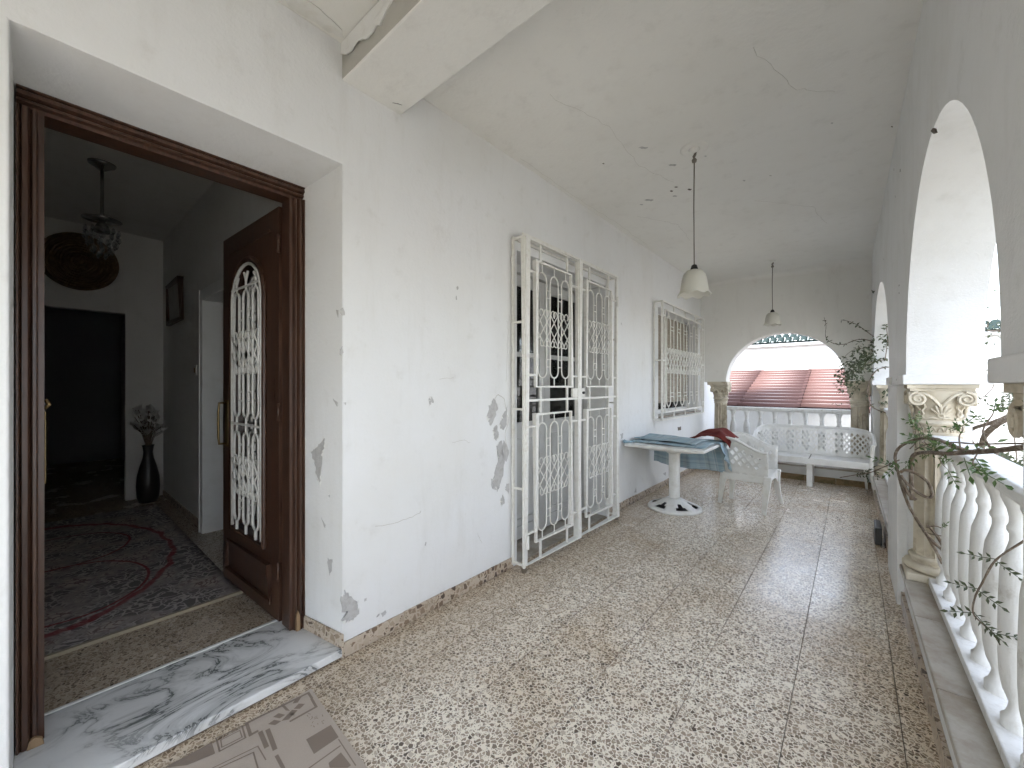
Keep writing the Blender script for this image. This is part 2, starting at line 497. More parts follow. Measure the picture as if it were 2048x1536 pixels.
# hall rug: grey-brown figured field with red oval bands
t = NT('figured_rug'); p = t.pos()
dw = t.n('TexNoise', Vector=p, Scale=6.0, Detail=3.0).outputs[0]
sp = t.n('SeparateXYZ', i0=p)
def ell(cx, cyy, rx, ry, nz=0.05):
    ex = t.math('DIVIDE', t.math('SUBTRACT', sp.outputs[0], cx), rx)
    ey = t.math('DIVIDE', t.math('SUBTRACT', sp.outputs[1], cyy), ry)
    d = t.math('SQRT', t.math('ADD', t.math('MULTIPLY', ex, ex), t.math('MULTIPLY', ey, ey)))
    return t.math('ADD', d, t.math('MULTIPLY', t.math('SUBTRACT', dw, 0.5), nz))
vor = t.n('TexVoronoi', {'feature': 'DISTANCE_TO_EDGE'}, Vector=t.n('VectorMath', {'operation': 'MULTIPLY_ADD'}, i0=t.n('TexNoise', Vector=p, Scale=7.0, Detail=3.0).outputs['Color'], i1=(0.25,) * 3, i2=p).outputs[0], Scale=16.0).outputs[0]
fig = t.math('SUBTRACT', 1.0, t.smooth(vor, 0.03, 0.12))
field = t.mix(t.math('MULTIPLY', fig, 0.8), (0.20, 0.18, 0.175), (0.66, 0.61, 0.57))
field = t.mix(t.smooth(t.noise(p, 3.0, 4), 0.45, 0.6), field, t.mix(t.math('MULTIPLY', fig, 0.8), (0.55, 0.49, 0.44), (0.17, 0.11, 0.115)))
e1 = ell(-2.55, -0.05, 1.28, 0.80, 0.10)
band = t.math('MULTIPLY', t.smooth(e1, 0.94, 0.96), t.math('SUBTRACT', 1.0, t.smooth(e1, 0.985, 1.005)))
e2 = ell(-1.95, 0.10, 0.52, 0.42, 0.05)
ring = t.math('MULTIPLY', t.smooth(e2, 0.96, 0.98), t.math('SUBTRACT', 1.0, t.smooth(e2, 1.0, 1.02)))
e3 = ell(-2.9, 0.12, 0.45, 0.40, 0.05)
ring2 = t.math('MULTIPLY', t.smooth(e3, 0.96, 0.98), t.math('SUBTRACT', 1.0, t.smooth(e3, 1.0, 1.02)))
c = t.mix(t.math('MULTIPLY', band, t.math('ADD', t.math('MULTIPLY', t.noise(p, 22.0, 3), 0.7), 0.4, True)), field, (0.28, 0.05, 0.06))
c = t.mix(t.math('MULTIPLY', t.math('MAXIMUM', ring, ring2), 0.9), c, (0.26, 0.06, 0.065))
t.base(c, 0.95, spec=0.1); t.bump(t.noise(p, 160, 2), 0.6, 0.004); M['rug'] = t.m

# doormat (plain weave; the darker motifs are cut shapes)
def matm(name, c):
    t = NT(name); p = t.pos()
    wv = t.math('MULTIPLY', t.noise(p, 420, 2), 1.0)
    t.base(t.mix(t.math('MULTIPLY', wv, 0.6), c, tuple(x * 0.72 for x in c)), 0.95, spec=0.1)
    t.bump(wv, 0.5, 0.002)
    return t.m
M['mat'] = matm('taupe_mat_weave', (0.52, 0.445, 0.375))
M['matdark'] = matm('brown_mat_weave', (0.285, 0.23, 0.185))

# ================================================================= SETTING
CEIL = 3.155
def AX(y):                      # inner face of the arcade (runs very slightly inwards)
    return 2.272 - 0.009 * y
struct(boxo('ground', (-60, -60, -1.2), (60, 80, -1.0), M['ground']))
floor = struct(MB().box((-0.52, -2.6, -1.0), (2.62, 7.75, -0.016)).build('floor', M['grout']))
T = 0.361
tile = None
for i in range(-1, 6):
    x0 = 0.35 + T * (i)
    for j in range(-12, 12):
        y0 = 3.73 + T * j
        if y0 < -0.35 and False:
            continue
        if y0 > 7.35:
            continue
        if y0 < -0.8:
            continue
        if tile is None:
            b = MB(); h = T - 0.0002
            b.loft([[(0.0002, 0.0002, -0.014), (h, 0.0002, -0.014), (h, h, -0.014), (0.0002, h, -0.014)],
                    [(0.0002, 0.0002, -0.0006), (h, 0.0002, -0.0006), (h, h, -0.0006), (0.0002, h, -0.0006)],
                    [(0.0008, 0.0008, 0), (h - 0.0006, 0.0008, 0), (h - 0.0006, h - 0.0006, 0), (0.0008, h - 0.0006, 0)]])
            tile = b.build('floor_tile', M['floor'], floor)
            o = tile
        else:
            o = dup(tile, floor)
        o.location = (x0, y0, rng.uniform(-0.0003, 0.0002))
        o.rotation_euler = (rng.uniform(-1, 1) * 0.0008, rng.uniform(-1, 1) * 0.0008, 0)
        if i in (-1, 1, 3, 4):          # the wider joints
            o.scale = ((T - 0.0022) / T, 1, 1)
mk('floor_behind', [(-0.01, -2.6, -0.006), (2.4, -2.6, -0.006), (2.4, -0.6, -0.006), (-0.01, -0.6, -0.006)], [(0, 1, 2, 3)], M['floor'], floor)

# walls with rectangular holes, in the plane X = const
def holed_wall(name, mat, xf, xb, y0, y1, z0, z1, holes, parent=None):
    ys = sorted({y0, y1} | {h[0] for h in holes} | {h[1] for h in holes})
    zs = sorted({z0, z1} | {h[2] for h in holes} | {h[3] for h in holes})
    solid = lambda i, j: 0 <= i < len(ys) - 1 and 0 <= j < len(zs) - 1 and not any(h[0] <= (ys[i] + ys[i + 1]) / 2 <= h[1] and h[2] <= (zs[j] + zs[j + 1]) / 2 <= h[3] for h in holes)
    b = MB()
    for i in range(len(ys) - 1):
        for j in range(len(zs) - 1):
            if not solid(i, j):
                continue
            a, c, d, e = ys[i], ys[i + 1], zs[j], zs[j + 1]
            b.add([(xf, a, d), (xf, c, d), (xf, c, e), (xf, a, e)], [(0, 1, 2, 3)])
            b.add([(xb, a, d), (xb, c, d), (xb, c, e), (xb, a, e)], [(3, 2, 1, 0)])
            if not solid(i - 1, j): b.add([(xf, a, d), (xf, a, e), (xb, a, e), (xb, a, d)], [(0, 1, 2, 3)])
            if not solid(i + 1, j): b.add([(xf, c, d), (xf, c, e), (xb, c, e), (xb, c, d)], [(3, 2, 1, 0)])
            if not solid(i, j - 1): b.add([(xf, a, d), (xf, c, d), (xb, c, d), (xb, a, d)], [(3, 2, 1, 0)])
            if not solid(i, j + 1): b.add([(xf, a, e), (xf, c, e), (xb, c, e), (xb, a, e)], [(0, 1, 2, 3)])
    import bmesh
    o = b.build(name, mat, parent)
    bm = bmesh.new(); bm.from_mesh(o.data); bmesh.ops.remove_doubles(bm, verts=bm.verts, dist=1e-5); bm.to_mesh(o.data); bm.free()
    return o
DOOR = (-0.06, 1.01, 0.0, 2.54)
GDOOR = (2.42, 3.90, 0.0, 2.46)
WIN = (5.42, 7.28, 0.98, 2.46)
hw = holed_wall('house_wall', M['wall'], 0.0, -0.48, -2.6, 9.2, -0.02, 3.4, [DOOR, GDOOR, WIN])
bevel(hw, 0.006, 2)
tag(hw, 'long white painted house wall with flaking paint beside the porch floor', 'wall')

# skirting: terrazzo strips along the wall and into the door reveal
def skirt(y0, y1, parent):
    y = y0; k = 0
    while y < y1 - 0.02:
        e = min(y + T, y1)
        o = boxo('skirting_tile', (0.0, y + 0.001, 0.001), (0.013, e - 0.001, 0.078 + 0.002 * (k % 2)), M['skirt'], parent, 0.003)
        y = e; k += 1
skirt(1.012, 2.36, hw)
skirt(3.96, 7.38, hw)
skirt(-0.8, -0.062, hw)
bevel(MB().loft([[(.0132, 1.0, z_), (-.318, .947, z_), (-.318, .958, z_), (.0132, 1.0115, z_)] for z_ in (.0515, .125)]).build('skirting_tile', M['skirt'], hw), .003)
boxo('skirting_tile', (0.0, 1.0, 0.001), (0.0128, 1.0115, 0.082), M['skirt'], hw, 0.002)

# flakes, chips and cracks in the paint
def blob(n, seed, rx, ry, jag=0.35):
    rr = random.Random(seed); out = []
    for i in range(n):
        a = 2 * math.pi * i / n
        k = 1 + jag * (rr.random() * 2 - 1) + 0.25 * math.sin(2 * a + seed)
        out.append((rx * k * math.cos(a), ry * k * math.sin(a)))
    return out
def jagged(poly, seed, amp=0.006, sub=4):
    rr = random.Random(seed); out = []
    n = len(poly)
    for i in range(n):
        a, b = poly[i], poly[(i + 1) % n]
        for k in range(sub):
            f = k / sub
            out.append((a[0] + (b[0] - a[0]) * f + rr.uniform(-amp, amp), a[1] + (b[1] - a[1]) * f + rr.uniform(-amp, amp)))
    return out
def patch(name, pts3, nrm, mat, parent, lift=0.0016):
    """a thin bare patch (or flake) lying on a surface, with its own thickness"""
    nrm = Vector(nrm)
    top = [Vector(p) + nrm * lift for p in pts3]
    bot = [Vector(p) - nrm * 0.002 for p in pts3]
    n = len(top)
    c = sum(top, Vector()) / n
    vs_ = top + bot + [c]
    fs = [(i, (i + 1) % n, 2 * n) for i in range(n)] + [(i, i + n, (i + 1) % n + n, (i + 1) % n) for i in range(n)]
    return mk(name, vs_, fs, mat, parent)
def curls(pl3, nrm, seed, size=.016, prob=.35):
    rr = random.Random(seed); nrm = Vector(nrm); n = len(pl3)
    c = sum((Vector(p) for p in pl3), Vector()) / n
    for i in range(n):
        if rr.random() > prob: continue
        a, b = Vector(pl3[i]), Vector(pl3[(i + 1) % n])
        m = (a + b) / 2
        inw = (c - m).normalized()
        L = size * rr.uniform(.5, 1.4)
        o1, o2 = a - inw * L * .5, b - inw * L * .5
        tip = m + inw * L * .6 + nrm * L * rr.uniform(.35, .8)
        base = nrm * .0012
        mk('paint_curl', [o1 + base, o2 + base, b + base * 2, tip, a + base * 2, o1 - base, o2 - base], [(0, 1, 2, 4), (4, 2, 3), (0, 4, 5), (1, 6, 2), (2, 4, 3)], M['flake'], hw)
def wpatch(pix, seed=1, mat='plaster', amp=0.007, X=0.0):
    q = [onX(px, py, X) for px, py in pix]
    pl = jagged([(p.y, p.z) for p in q], seed, amp)
    if len(pix) > 4 and mat == 'plaster': curls([(X, a, b) for a, b in pl], (1, 0, 0), seed)
    return patch('peeled_patch', [(X, a, b) for a, b in pl], (1, 0, 0), M[mat], hw)
wpatch([(978, 812), (988, 795), (995, 812), (990, 835), (982, 852), (973, 838)], 1)
wpatch([(1003, 835), (1014, 812), (1012, 850), (1006, 862), (998, 850)], 2)
wpatch([(1008, 880), (1018, 900), (1012, 925), (1000, 905)], 3)
wpatch([(993, 890), (1003, 880), (1010, 915), (1005, 950), (996, 980), (983, 968), (990, 945), (996, 915)], 4)
wpatch([(981, 958), (992, 968), (996, 982), (984, 976)], 5)
wpatch([(1012, 968), (1018, 968), (1017, 988), (1011, 980)], 6)
wpatch([(683, 1190), (692, 1178), (702, 1195), (716, 1205), (718, 1225), (706, 1240), (690, 1246), (684, 1240), (694, 1225), (683, 1225)], 7)
wpatch([(762, 1228), (770, 1220), (774, 1224), (766, 1234)], 8, amp=0.003)
wpatch([(1000, 1000), (1006, 990), (1010, 1004), (1004, 1012), (1001, 1008)], 31)
wpatch([(985, 860), (992, 850), (998, 868), (992, 880), (987, 872)], 32)
wpatch([(857, 800), (862, 792), (866, 798), (868, 806), (863, 804), (859, 812)], 9, amp=0.004)
wpatch([(681, 618), (686, 614), (690, 630), (684, 632)], 10, amp=0.003)
wpatch([(680, 698), (685, 692), (686, 706), (681, 710)], 11, amp=0.003)
wpatch([(1241, 868), (1246, 866), (1246, 876), (1242, 878)], 12, amp=0.004)
wpatch([(687, 806), (692, 804), (691, 810)], 13, amp=0.002)
wpatch([(1355, 855), (1362, 853), (1362, 860), (1356, 861)], 14, 'mark', 0.004)
wpatch([(1268, 985), (1272, 975), (1273, 985)], 15, amp=0.004)
wpatch([(1326, 947), (1332, 944), (1331, 952)], 16, amp=0.004)
for k in range(26):      # small chips all along
    y, z = rng.uniform(1.06, 7.2), rng.uniform(0.12, 2.2)
    if GDOOR[0] - .1 < y < GDOOR[1] + .15 or (WIN[0] - .1 < y and z > WIN[2] - .1):
        continue
    bl = blob(9, k, rng.uniform(.004, .012), rng.uniform(.004, .012))
    patch('peeled_patch', [(0, y + a, z + b) for a, b in bl], (1, 0, 0), M['plaster'], hw)
SPL = .0525 / .335
def onSplay(px, py):
    r = ray(px, py); c0 = Vector(CAM)
    k = (1.0095 + SPL * c0.x - c0.y) / (r.y - SPL * r.x)
    return c0 + r * k
def rpatch(pix, seed, amp=0.006):
    q = [onSplay(px, py) for px, py in pix]
    pl = jagged([(p.x, p.z) for p in q], seed, amp)
    patch('peeled_patch', [(a, 1.0095 + SPL * a, b) for a, b in pl], (0, -1, 0), M['plaster'], hw)
    if len(pix) > 4: curls([(a, 1.0095 + SPL * a, b) for a, b in pl], (0, -1, 0), seed, .012)
rpatch([(622, 905), (636, 892), (648, 875), (650, 885), (645, 925), (640, 972), (632, 945), (630, 925)], 21)
rpatch([(655, 1118), (664, 1117), (663, 1140), (658, 1152)], 22)
rpatch([(642, 1035), (652, 1050), (650, 1056)], 23, 0.003)
rpatch([(666, 798), (676, 805), (674, 814)], 24, 0.004)
rpatch([(656, 990), (661, 990), (660, 995)], 25, 0.002)
rpatch([(672, 620), (677, 620), (676, 635)], 26, 0.002)
def crack(pix, X=0.0, r=0.0013, mat='crack'):
    q = [onX(a, b, X) for a, b in pix]
    pts = []
    for i in range(len(q) - 1):
        for k in range(5):
            p = q[i].lerp(q[i + 1], k / 5)
            pts.append(p + Vector((0, rng.uniform(-1, 1) * .006, rng.uniform(-1, 1) * .006)))
    MB().sweep(pts, r, 4).build('crack', M[mat], hw)
crack([(750, 1052), (790, 1046), (825, 1035), (848, 1020)])
crack([(988, 800), (997, 788), (1010, 800), (1016, 845), (1010, 870), (1016, 905)], r=0.0022)
crack([(1014, 640), (1016, 665), (1013, 730), (1012, 770)], r=0.001)
crack([(905, 885), (925, 880), (945, 888)], r=0.0009)
crack([(955, 1065), (965, 1090)], r=0.0009)
crack([(880, 758), (915, 756)], r=0.0008)
# ragged plaster edge round the door frame's wall side
for k in range(16):
    z = 0.15 + 0.15 * k
    s = 0.008 + 0.010 * rng.random()
    bl = jagged([(0, -0.07), (s, -0.03), (s * .6, 0.02), (s * 1.1, 0.05), (0, 0.08)], 40 + k, 0.002, 3)
    patch('peeled_patch', [(-0.331 + a * 0.8, 1.0092 + SPL * (-.331 + a * .8), z + b) for a, b in bl], (0, -1, 0), M['flake'], hw, 0.002)

# ceiling with beam
ceil_o = struct(boxo('ceiling', (-0.48, -2.6, CEIL), (2.66, 7.75, CEIL + 0.25), M['ceil']))
ceil_b = boxo('ceiling_beam', (-0.01, 1.01, 2.97), (2.4, 1.36, CEIL + 0.01), M['ceil'], ceil_o, 0.008)
# soft plaster cove where the ceiling meets the back wall
b = MB(); rings = []
for i in range(13):
    x = -0.02 + 2.3 * i / 12
    k = 0.04 + 0.07 * (i / 12)
    row = [(x, 7.42, CEIL + 0.02), (x, 7.42 - k * 1.6, CEIL + 0.002)]
    for j in range(1, 7):
        a = j / 6 * math.pi / 2
        row.append((x, 7.42 - k * 1.6 * (1 - math.sin(a)), CEIL - k * (1 - math.cos(a)) * 1.0))
    rings.append(row)
b.loft(rings); b.build('ceiling_cove', M['ceil'], ceil_o, True, 40)
def cpatch(pix, seed, mat='plaster', amp=0.006, Z=CEIL, lift=0.002):
    q = [onZ(a, c, Z) for a, c in pix]
    pl = jagged([(p.x, p.y) for p in q], seed, amp)
    patch('ceiling_flake', [(a, c, Z) for a, c in pl][::-1], (0, 0, -1), M[mat], ceil_o, lift)
for k, (px, py, wd, hh, m) in enumerate([(1287, 295, 20, 4, 'plaster'), (1345, 330, 16, 4, 'plaster'), (1207, 327, 4, 2, 'mark'), (1298, 400, 18, 4, 'plaster'), (1283, 409, 8, 2, 'plaster'), (1343, 382, 6, 3, 'mark'), (1352, 374, 7, 2, 'mark'), (1350, 392, 9, 3, 'plaster'), (1379, 379, 9, 3, 'mark'), (1411, 312, 5, 2, 'plaster'), (1488, 361, 6, 2, 'plaster'), (1541, 351, 5, 1.5, 'crack'), (1662, 541, 18, 1.6, 'plaster'), (1700, 540, 8, 2.5, 'plaster'), (1784, 253, 4, 2, 'mark'), (1664, 246, 4, 2, 'plaster'), (1490, 562, 10, 2, 'plaster'), (1130, 414, 7, 2, 'plaster'), (1940, 8, 10, 5, 'mark'), (1388, 288, 40, 14, 'ceil')]):
    if k == 19:
        continue
    cpatch([(px - wd / 2, py), (px - wd / 5, py - hh / 2), (px + wd / 2, py - hh / 5), (px + wd / 4, py + hh / 2), (px - wd / 4, py + hh / 3)], 60 + k, m, 0.004 if wd > 8 else 0.002)
cpatch([(785, 205), (796, 207), (804, 210), (798, 208)], 90, 'mark', 0.001, 2.97)
for pl_ in (((.6, 2.0), (.75, 2.5), (.7, 3.1), (.85, 3.6)), ((1.6, 2.4), (1.75, 2.9), (1.95, 3.1)), ((.3, 4.0), (.55, 4.5), (.5, 5.2)), ((1.3, 4.4), (1.7, 4.9), (1.8, 5.6)), ((.05, 2.4), (.04, 3.2), (.06, 4.1), (.04, 5.0))):
    pts = []
    for (x0, y0), (x1, y1) in zip(pl_[:-1], pl_[1:]):
        for k in range(8):
            f = k / 8
            pts.append((x0 + (x1 - x0) * f + rng.uniform(-.012, .012), y0 + (y1 - y0) * f + rng.uniform(-.012, .012), CEIL))
    MB().sweep(pts, .0008, 4).build('ceiling_crack', M['crack'], ceil_o)
# lifting paint skin on the near face of the beam
patch('shaded_bare_face', [(0.001, 1.01, 2.978), (1.3, 1.01, 2.978), (1.3, 1.01, 3.153), (0.001, 1.01, 3.153)], (0, -1, 0), M['beamgrey'], ceil_o, 0.002)  # peeled plaster, its grey also carrying the shade of this face
q = [(0.0, 3.153), (0.0, 3.10), (0.03, 3.085), (0.07, 3.062), (0.12, 3.058), (0.17, 3.075), (0.20, 3.055), (0.25, 3.04), (0.30, 3.035), (0.34, 3.06), (0.36, 3.035), (0.40, 3.07), (0.47, 3.095), (0.53, 3.09), (0.60, 3.13), (0.70, 3.153)]
pl = jagged(q, 5, 0.004, 3)
patch('paint_skin', [(a, 1.004 - 0.004 * math.sin(a * 9), z) for a, z in pl], (0, -1, 0), M['flake'], ceil_o, 0.004)
patch('paint_skin', [(0.02 + a, c, CEIL) for a, c in jagged([(0.0, 0.74), (0.05, 0.70), (0.10, 0.80), (0.07, 0.96), (0.02, 0.99), (0.0, 0.9)], 8, 0.008)], (0, 0, -1), M['flake'], ceil_o, 0.005)

# ---------------------------------------------------------------- arcade wall with arches
def strip_wall(name, mat, prof, top, thick, mapf, parent=None):
    """prof: (s, z_low) polyline with vertical jumps; mapf(s, depth, z) -> point"""
    b = MB()
    for (s0, a0), (s1, a1) in zip(prof[:-1], prof[1:]):
        f = lambda s, d, z: mapf(s, d, z)
        if abs(s1 - s0) > 1e-6:
            b.add([f(s0, 0, a0), f(s1, 0, a1), f(s1, 0, top), f(s0, 0, top)], [(3, 2, 1, 0)])
            b.add([f(s0, thick, a0), f(s1, thick, a1), f(s1, thick, top), f(s0, thick, top)], [(0, 1, 2, 3)])
            b.add([f(s0, 0, a0), f(s1, 0, a1), f(s1, thick, a1), f(s0, thick, a0)], [(0, 1, 2, 3)])
            b.add([f(s0, 0, top), f(s1, 0, top), f(s1, thick, top), f(s0, thick, top)], [(3, 2, 1, 0)])
        else:
            b.add([f(s0, 0, a0), f(s0, 0, a1), f(s0, thick, a1), f(s0, thick, a0)], [(0, 1, 2, 3)])
    for s, z in (prof[0], prof[-1]):
        b.add([mapf(s, 0, z), mapf(s, 0, top), mapf(s, thick, top), mapf(s, thick, z)], [(0, 1, 2, 3)])
    import bmesh
    o = b.build(name, mat, parent)
    bm = bmesh.new(); bm.from_mesh(o.data)
    bmesh.ops.remove_doubles(bm, verts=bm.verts, dist=1e-5)
    bmesh.ops.recalc_face_normals(bm, faces=bm.faces)
    bm.to_mesh(o.data); bm.free()
    o.data.polygons.foreach_set('use_smooth', [True] * len(o.data.polygons))
    o.data.set_sharp_from_angle(angle=R(25))
    return o
SPR = 1.46
def archp(s0, s1, rise, n=40):
    c, r = (s0 + s1) / 2, (s1 - s0) / 2
    return [(c - r * math.cos(math.pi * i / n), SPR + rise * math.sin(math.pi * i / n)) for i in range(n + 1)]
prof = [(-2.6, -0.9), (-1.91, -0.9), (-1.91, SPR)] + archp(-1.66, 0.22, 0.98) + [(0.47, SPR), (0.47, -0.9), (1.17, -0.9), (1.17, SPR)] + archp(1.42, 3.3, 0.98) + \
       [(3.55, SPR), (3.55, -0.9), (4.25, -0.9), (4.25, SPR)] + archp(4.5, 6.9, 1.0) + [(7.15, SPR), (7.15, -0.9), (7.74, -0.9)]
TH = 0.30
arc = strip_wall('arcade_wall', M['rough'], prof, CEIL + 0.02, TH, lambda s, d, z: (AX(s) + d, s, z))
tag(arc, 'white rendered arcade wall with tall round arches on the open side', 'wall')
for k in range(22):
    y, z = rng.choice([rng.uniform(3.6, 4.2), rng.uniform(2.0, 7.0)]), rng.uniform(0.4, 3.0)
    if z < 2.5 and not (3.6 < y < 4.2):
        continue
    bl = blob(8, k + 90, rng.uniform(.004, .012), rng.uniform(.004, .010))
    patch('peeled_patch', [(AX(y), y + a, z + b) for a, b in bl][::-1], (-1, 0, 0), M['mark' if k % 3 == 0 else 'plaster'], arc)
q = [onX(px, py, AX(2.4)) for px, py in [(1862, 262), (1866, 256), (1871, 258), (1873, 266), (1868, 268)]]
patch('peeled_patch', [(AX(p.y), p.y, p.z) for p in q][::-1], (-1, 0, 0), M['mark'], arc)
# low kerb under the arcade: terrazzo-faced upstand, marble coping slabs
def shear(mb):
    for p in mb.v:
        p.x += -0.009 * p.y
    return mb
kerb = struct(shear(MB().box((2.285, -1.9, -0.9), (2.575, 7.3, 0.235))).build('kerb', M['rough']))
y = -0.3; k = 0
while y < 7.28:
    e = min(y + 0.62, 7.29)
    if not (3.54 < (y + e) / 2 < 4.26 and False):
        o = shear(MB().box((2.262, y + 0.0015, 0.235), (2.60, e - 0.0015, 0.265))).build('coping_slab', M['coping'], kerb)
        bevel(o, 0.005)
    o = shear(MB().box((2.268, y + 0.001, 0.0), (2.2845, e - 0.001, 0.09))).build('kerb_skirting', M['skirt'], kerb)
    y = e
# the pier faces run down to the floor in front of the kerb
for (a, c) in ((0.47, 1.17), (3.55, 4.25)):
    o = shear(MB().box((2.250, a - .004, 0.0), (2.30, c + .004, SPR - .056))).build('pier_face', M['rough'], arc)
    bevel(o, 0.006)
boxo('black_planter_box', (2.155, 4.75, 0.0), (2.20, 5.05, 0.15), M['black'], None, 0.008)
tag(bpy.data.objects['black_planter_box'], 'small black box standing against the low kerb beyond the pier', 'box')

# ---------------------------------------------------------------- back wall with arch
BY = 7.42
prof = [(-0.01, SPR)] + archp(1.165 - 0.77, 1.165 + 0.77, 0.76) + [(2.26, SPR)]
back = strip_wall('back_wall', M['ceil'], prof, CEIL + 0.02, 0.26, lambda s, d, z: (s, BY + d, z))
tag(back, 'grey-white end wall of the porch with one round arch', 'wall')
prof = [(-0.01, -.9), (0.3, -.9), (0.3, SPR)] + archp(0.38, 1.95, 0.76) + [(2.0, SPR), (2.0, -.9), (2.3, -.9)]
fe = strip_wall('added_end_wall', M['ceil'], prof, CEIL + 0.02, 0.26, lambda s, d, z: (s, -2.34 - d, z))  # unseen wall behind the camera, added to cut the light from that end
tag(fe, 'unseen white end wall with a round arch, added to hold back light', 'wall')
bk = struct(boxo('back_kerb', (0.0, 7.30, -0.9), (2.22, 7.72, 0.20), M['rough']))
o = boxo('coping_slab', (0.0, 7.285, 0.20), (2.215, 7.74, 0.23), M['coping'], bk, 0.005)
y = 0.02
while y < 2.2:
    e = min(y + T, 2.2)
    boxo('kerb_skirting', (y + .001, 7.286, 0.0), (e - .001, 7.2995, 0.085), M['moss'], bk, 0.003)
    y = e

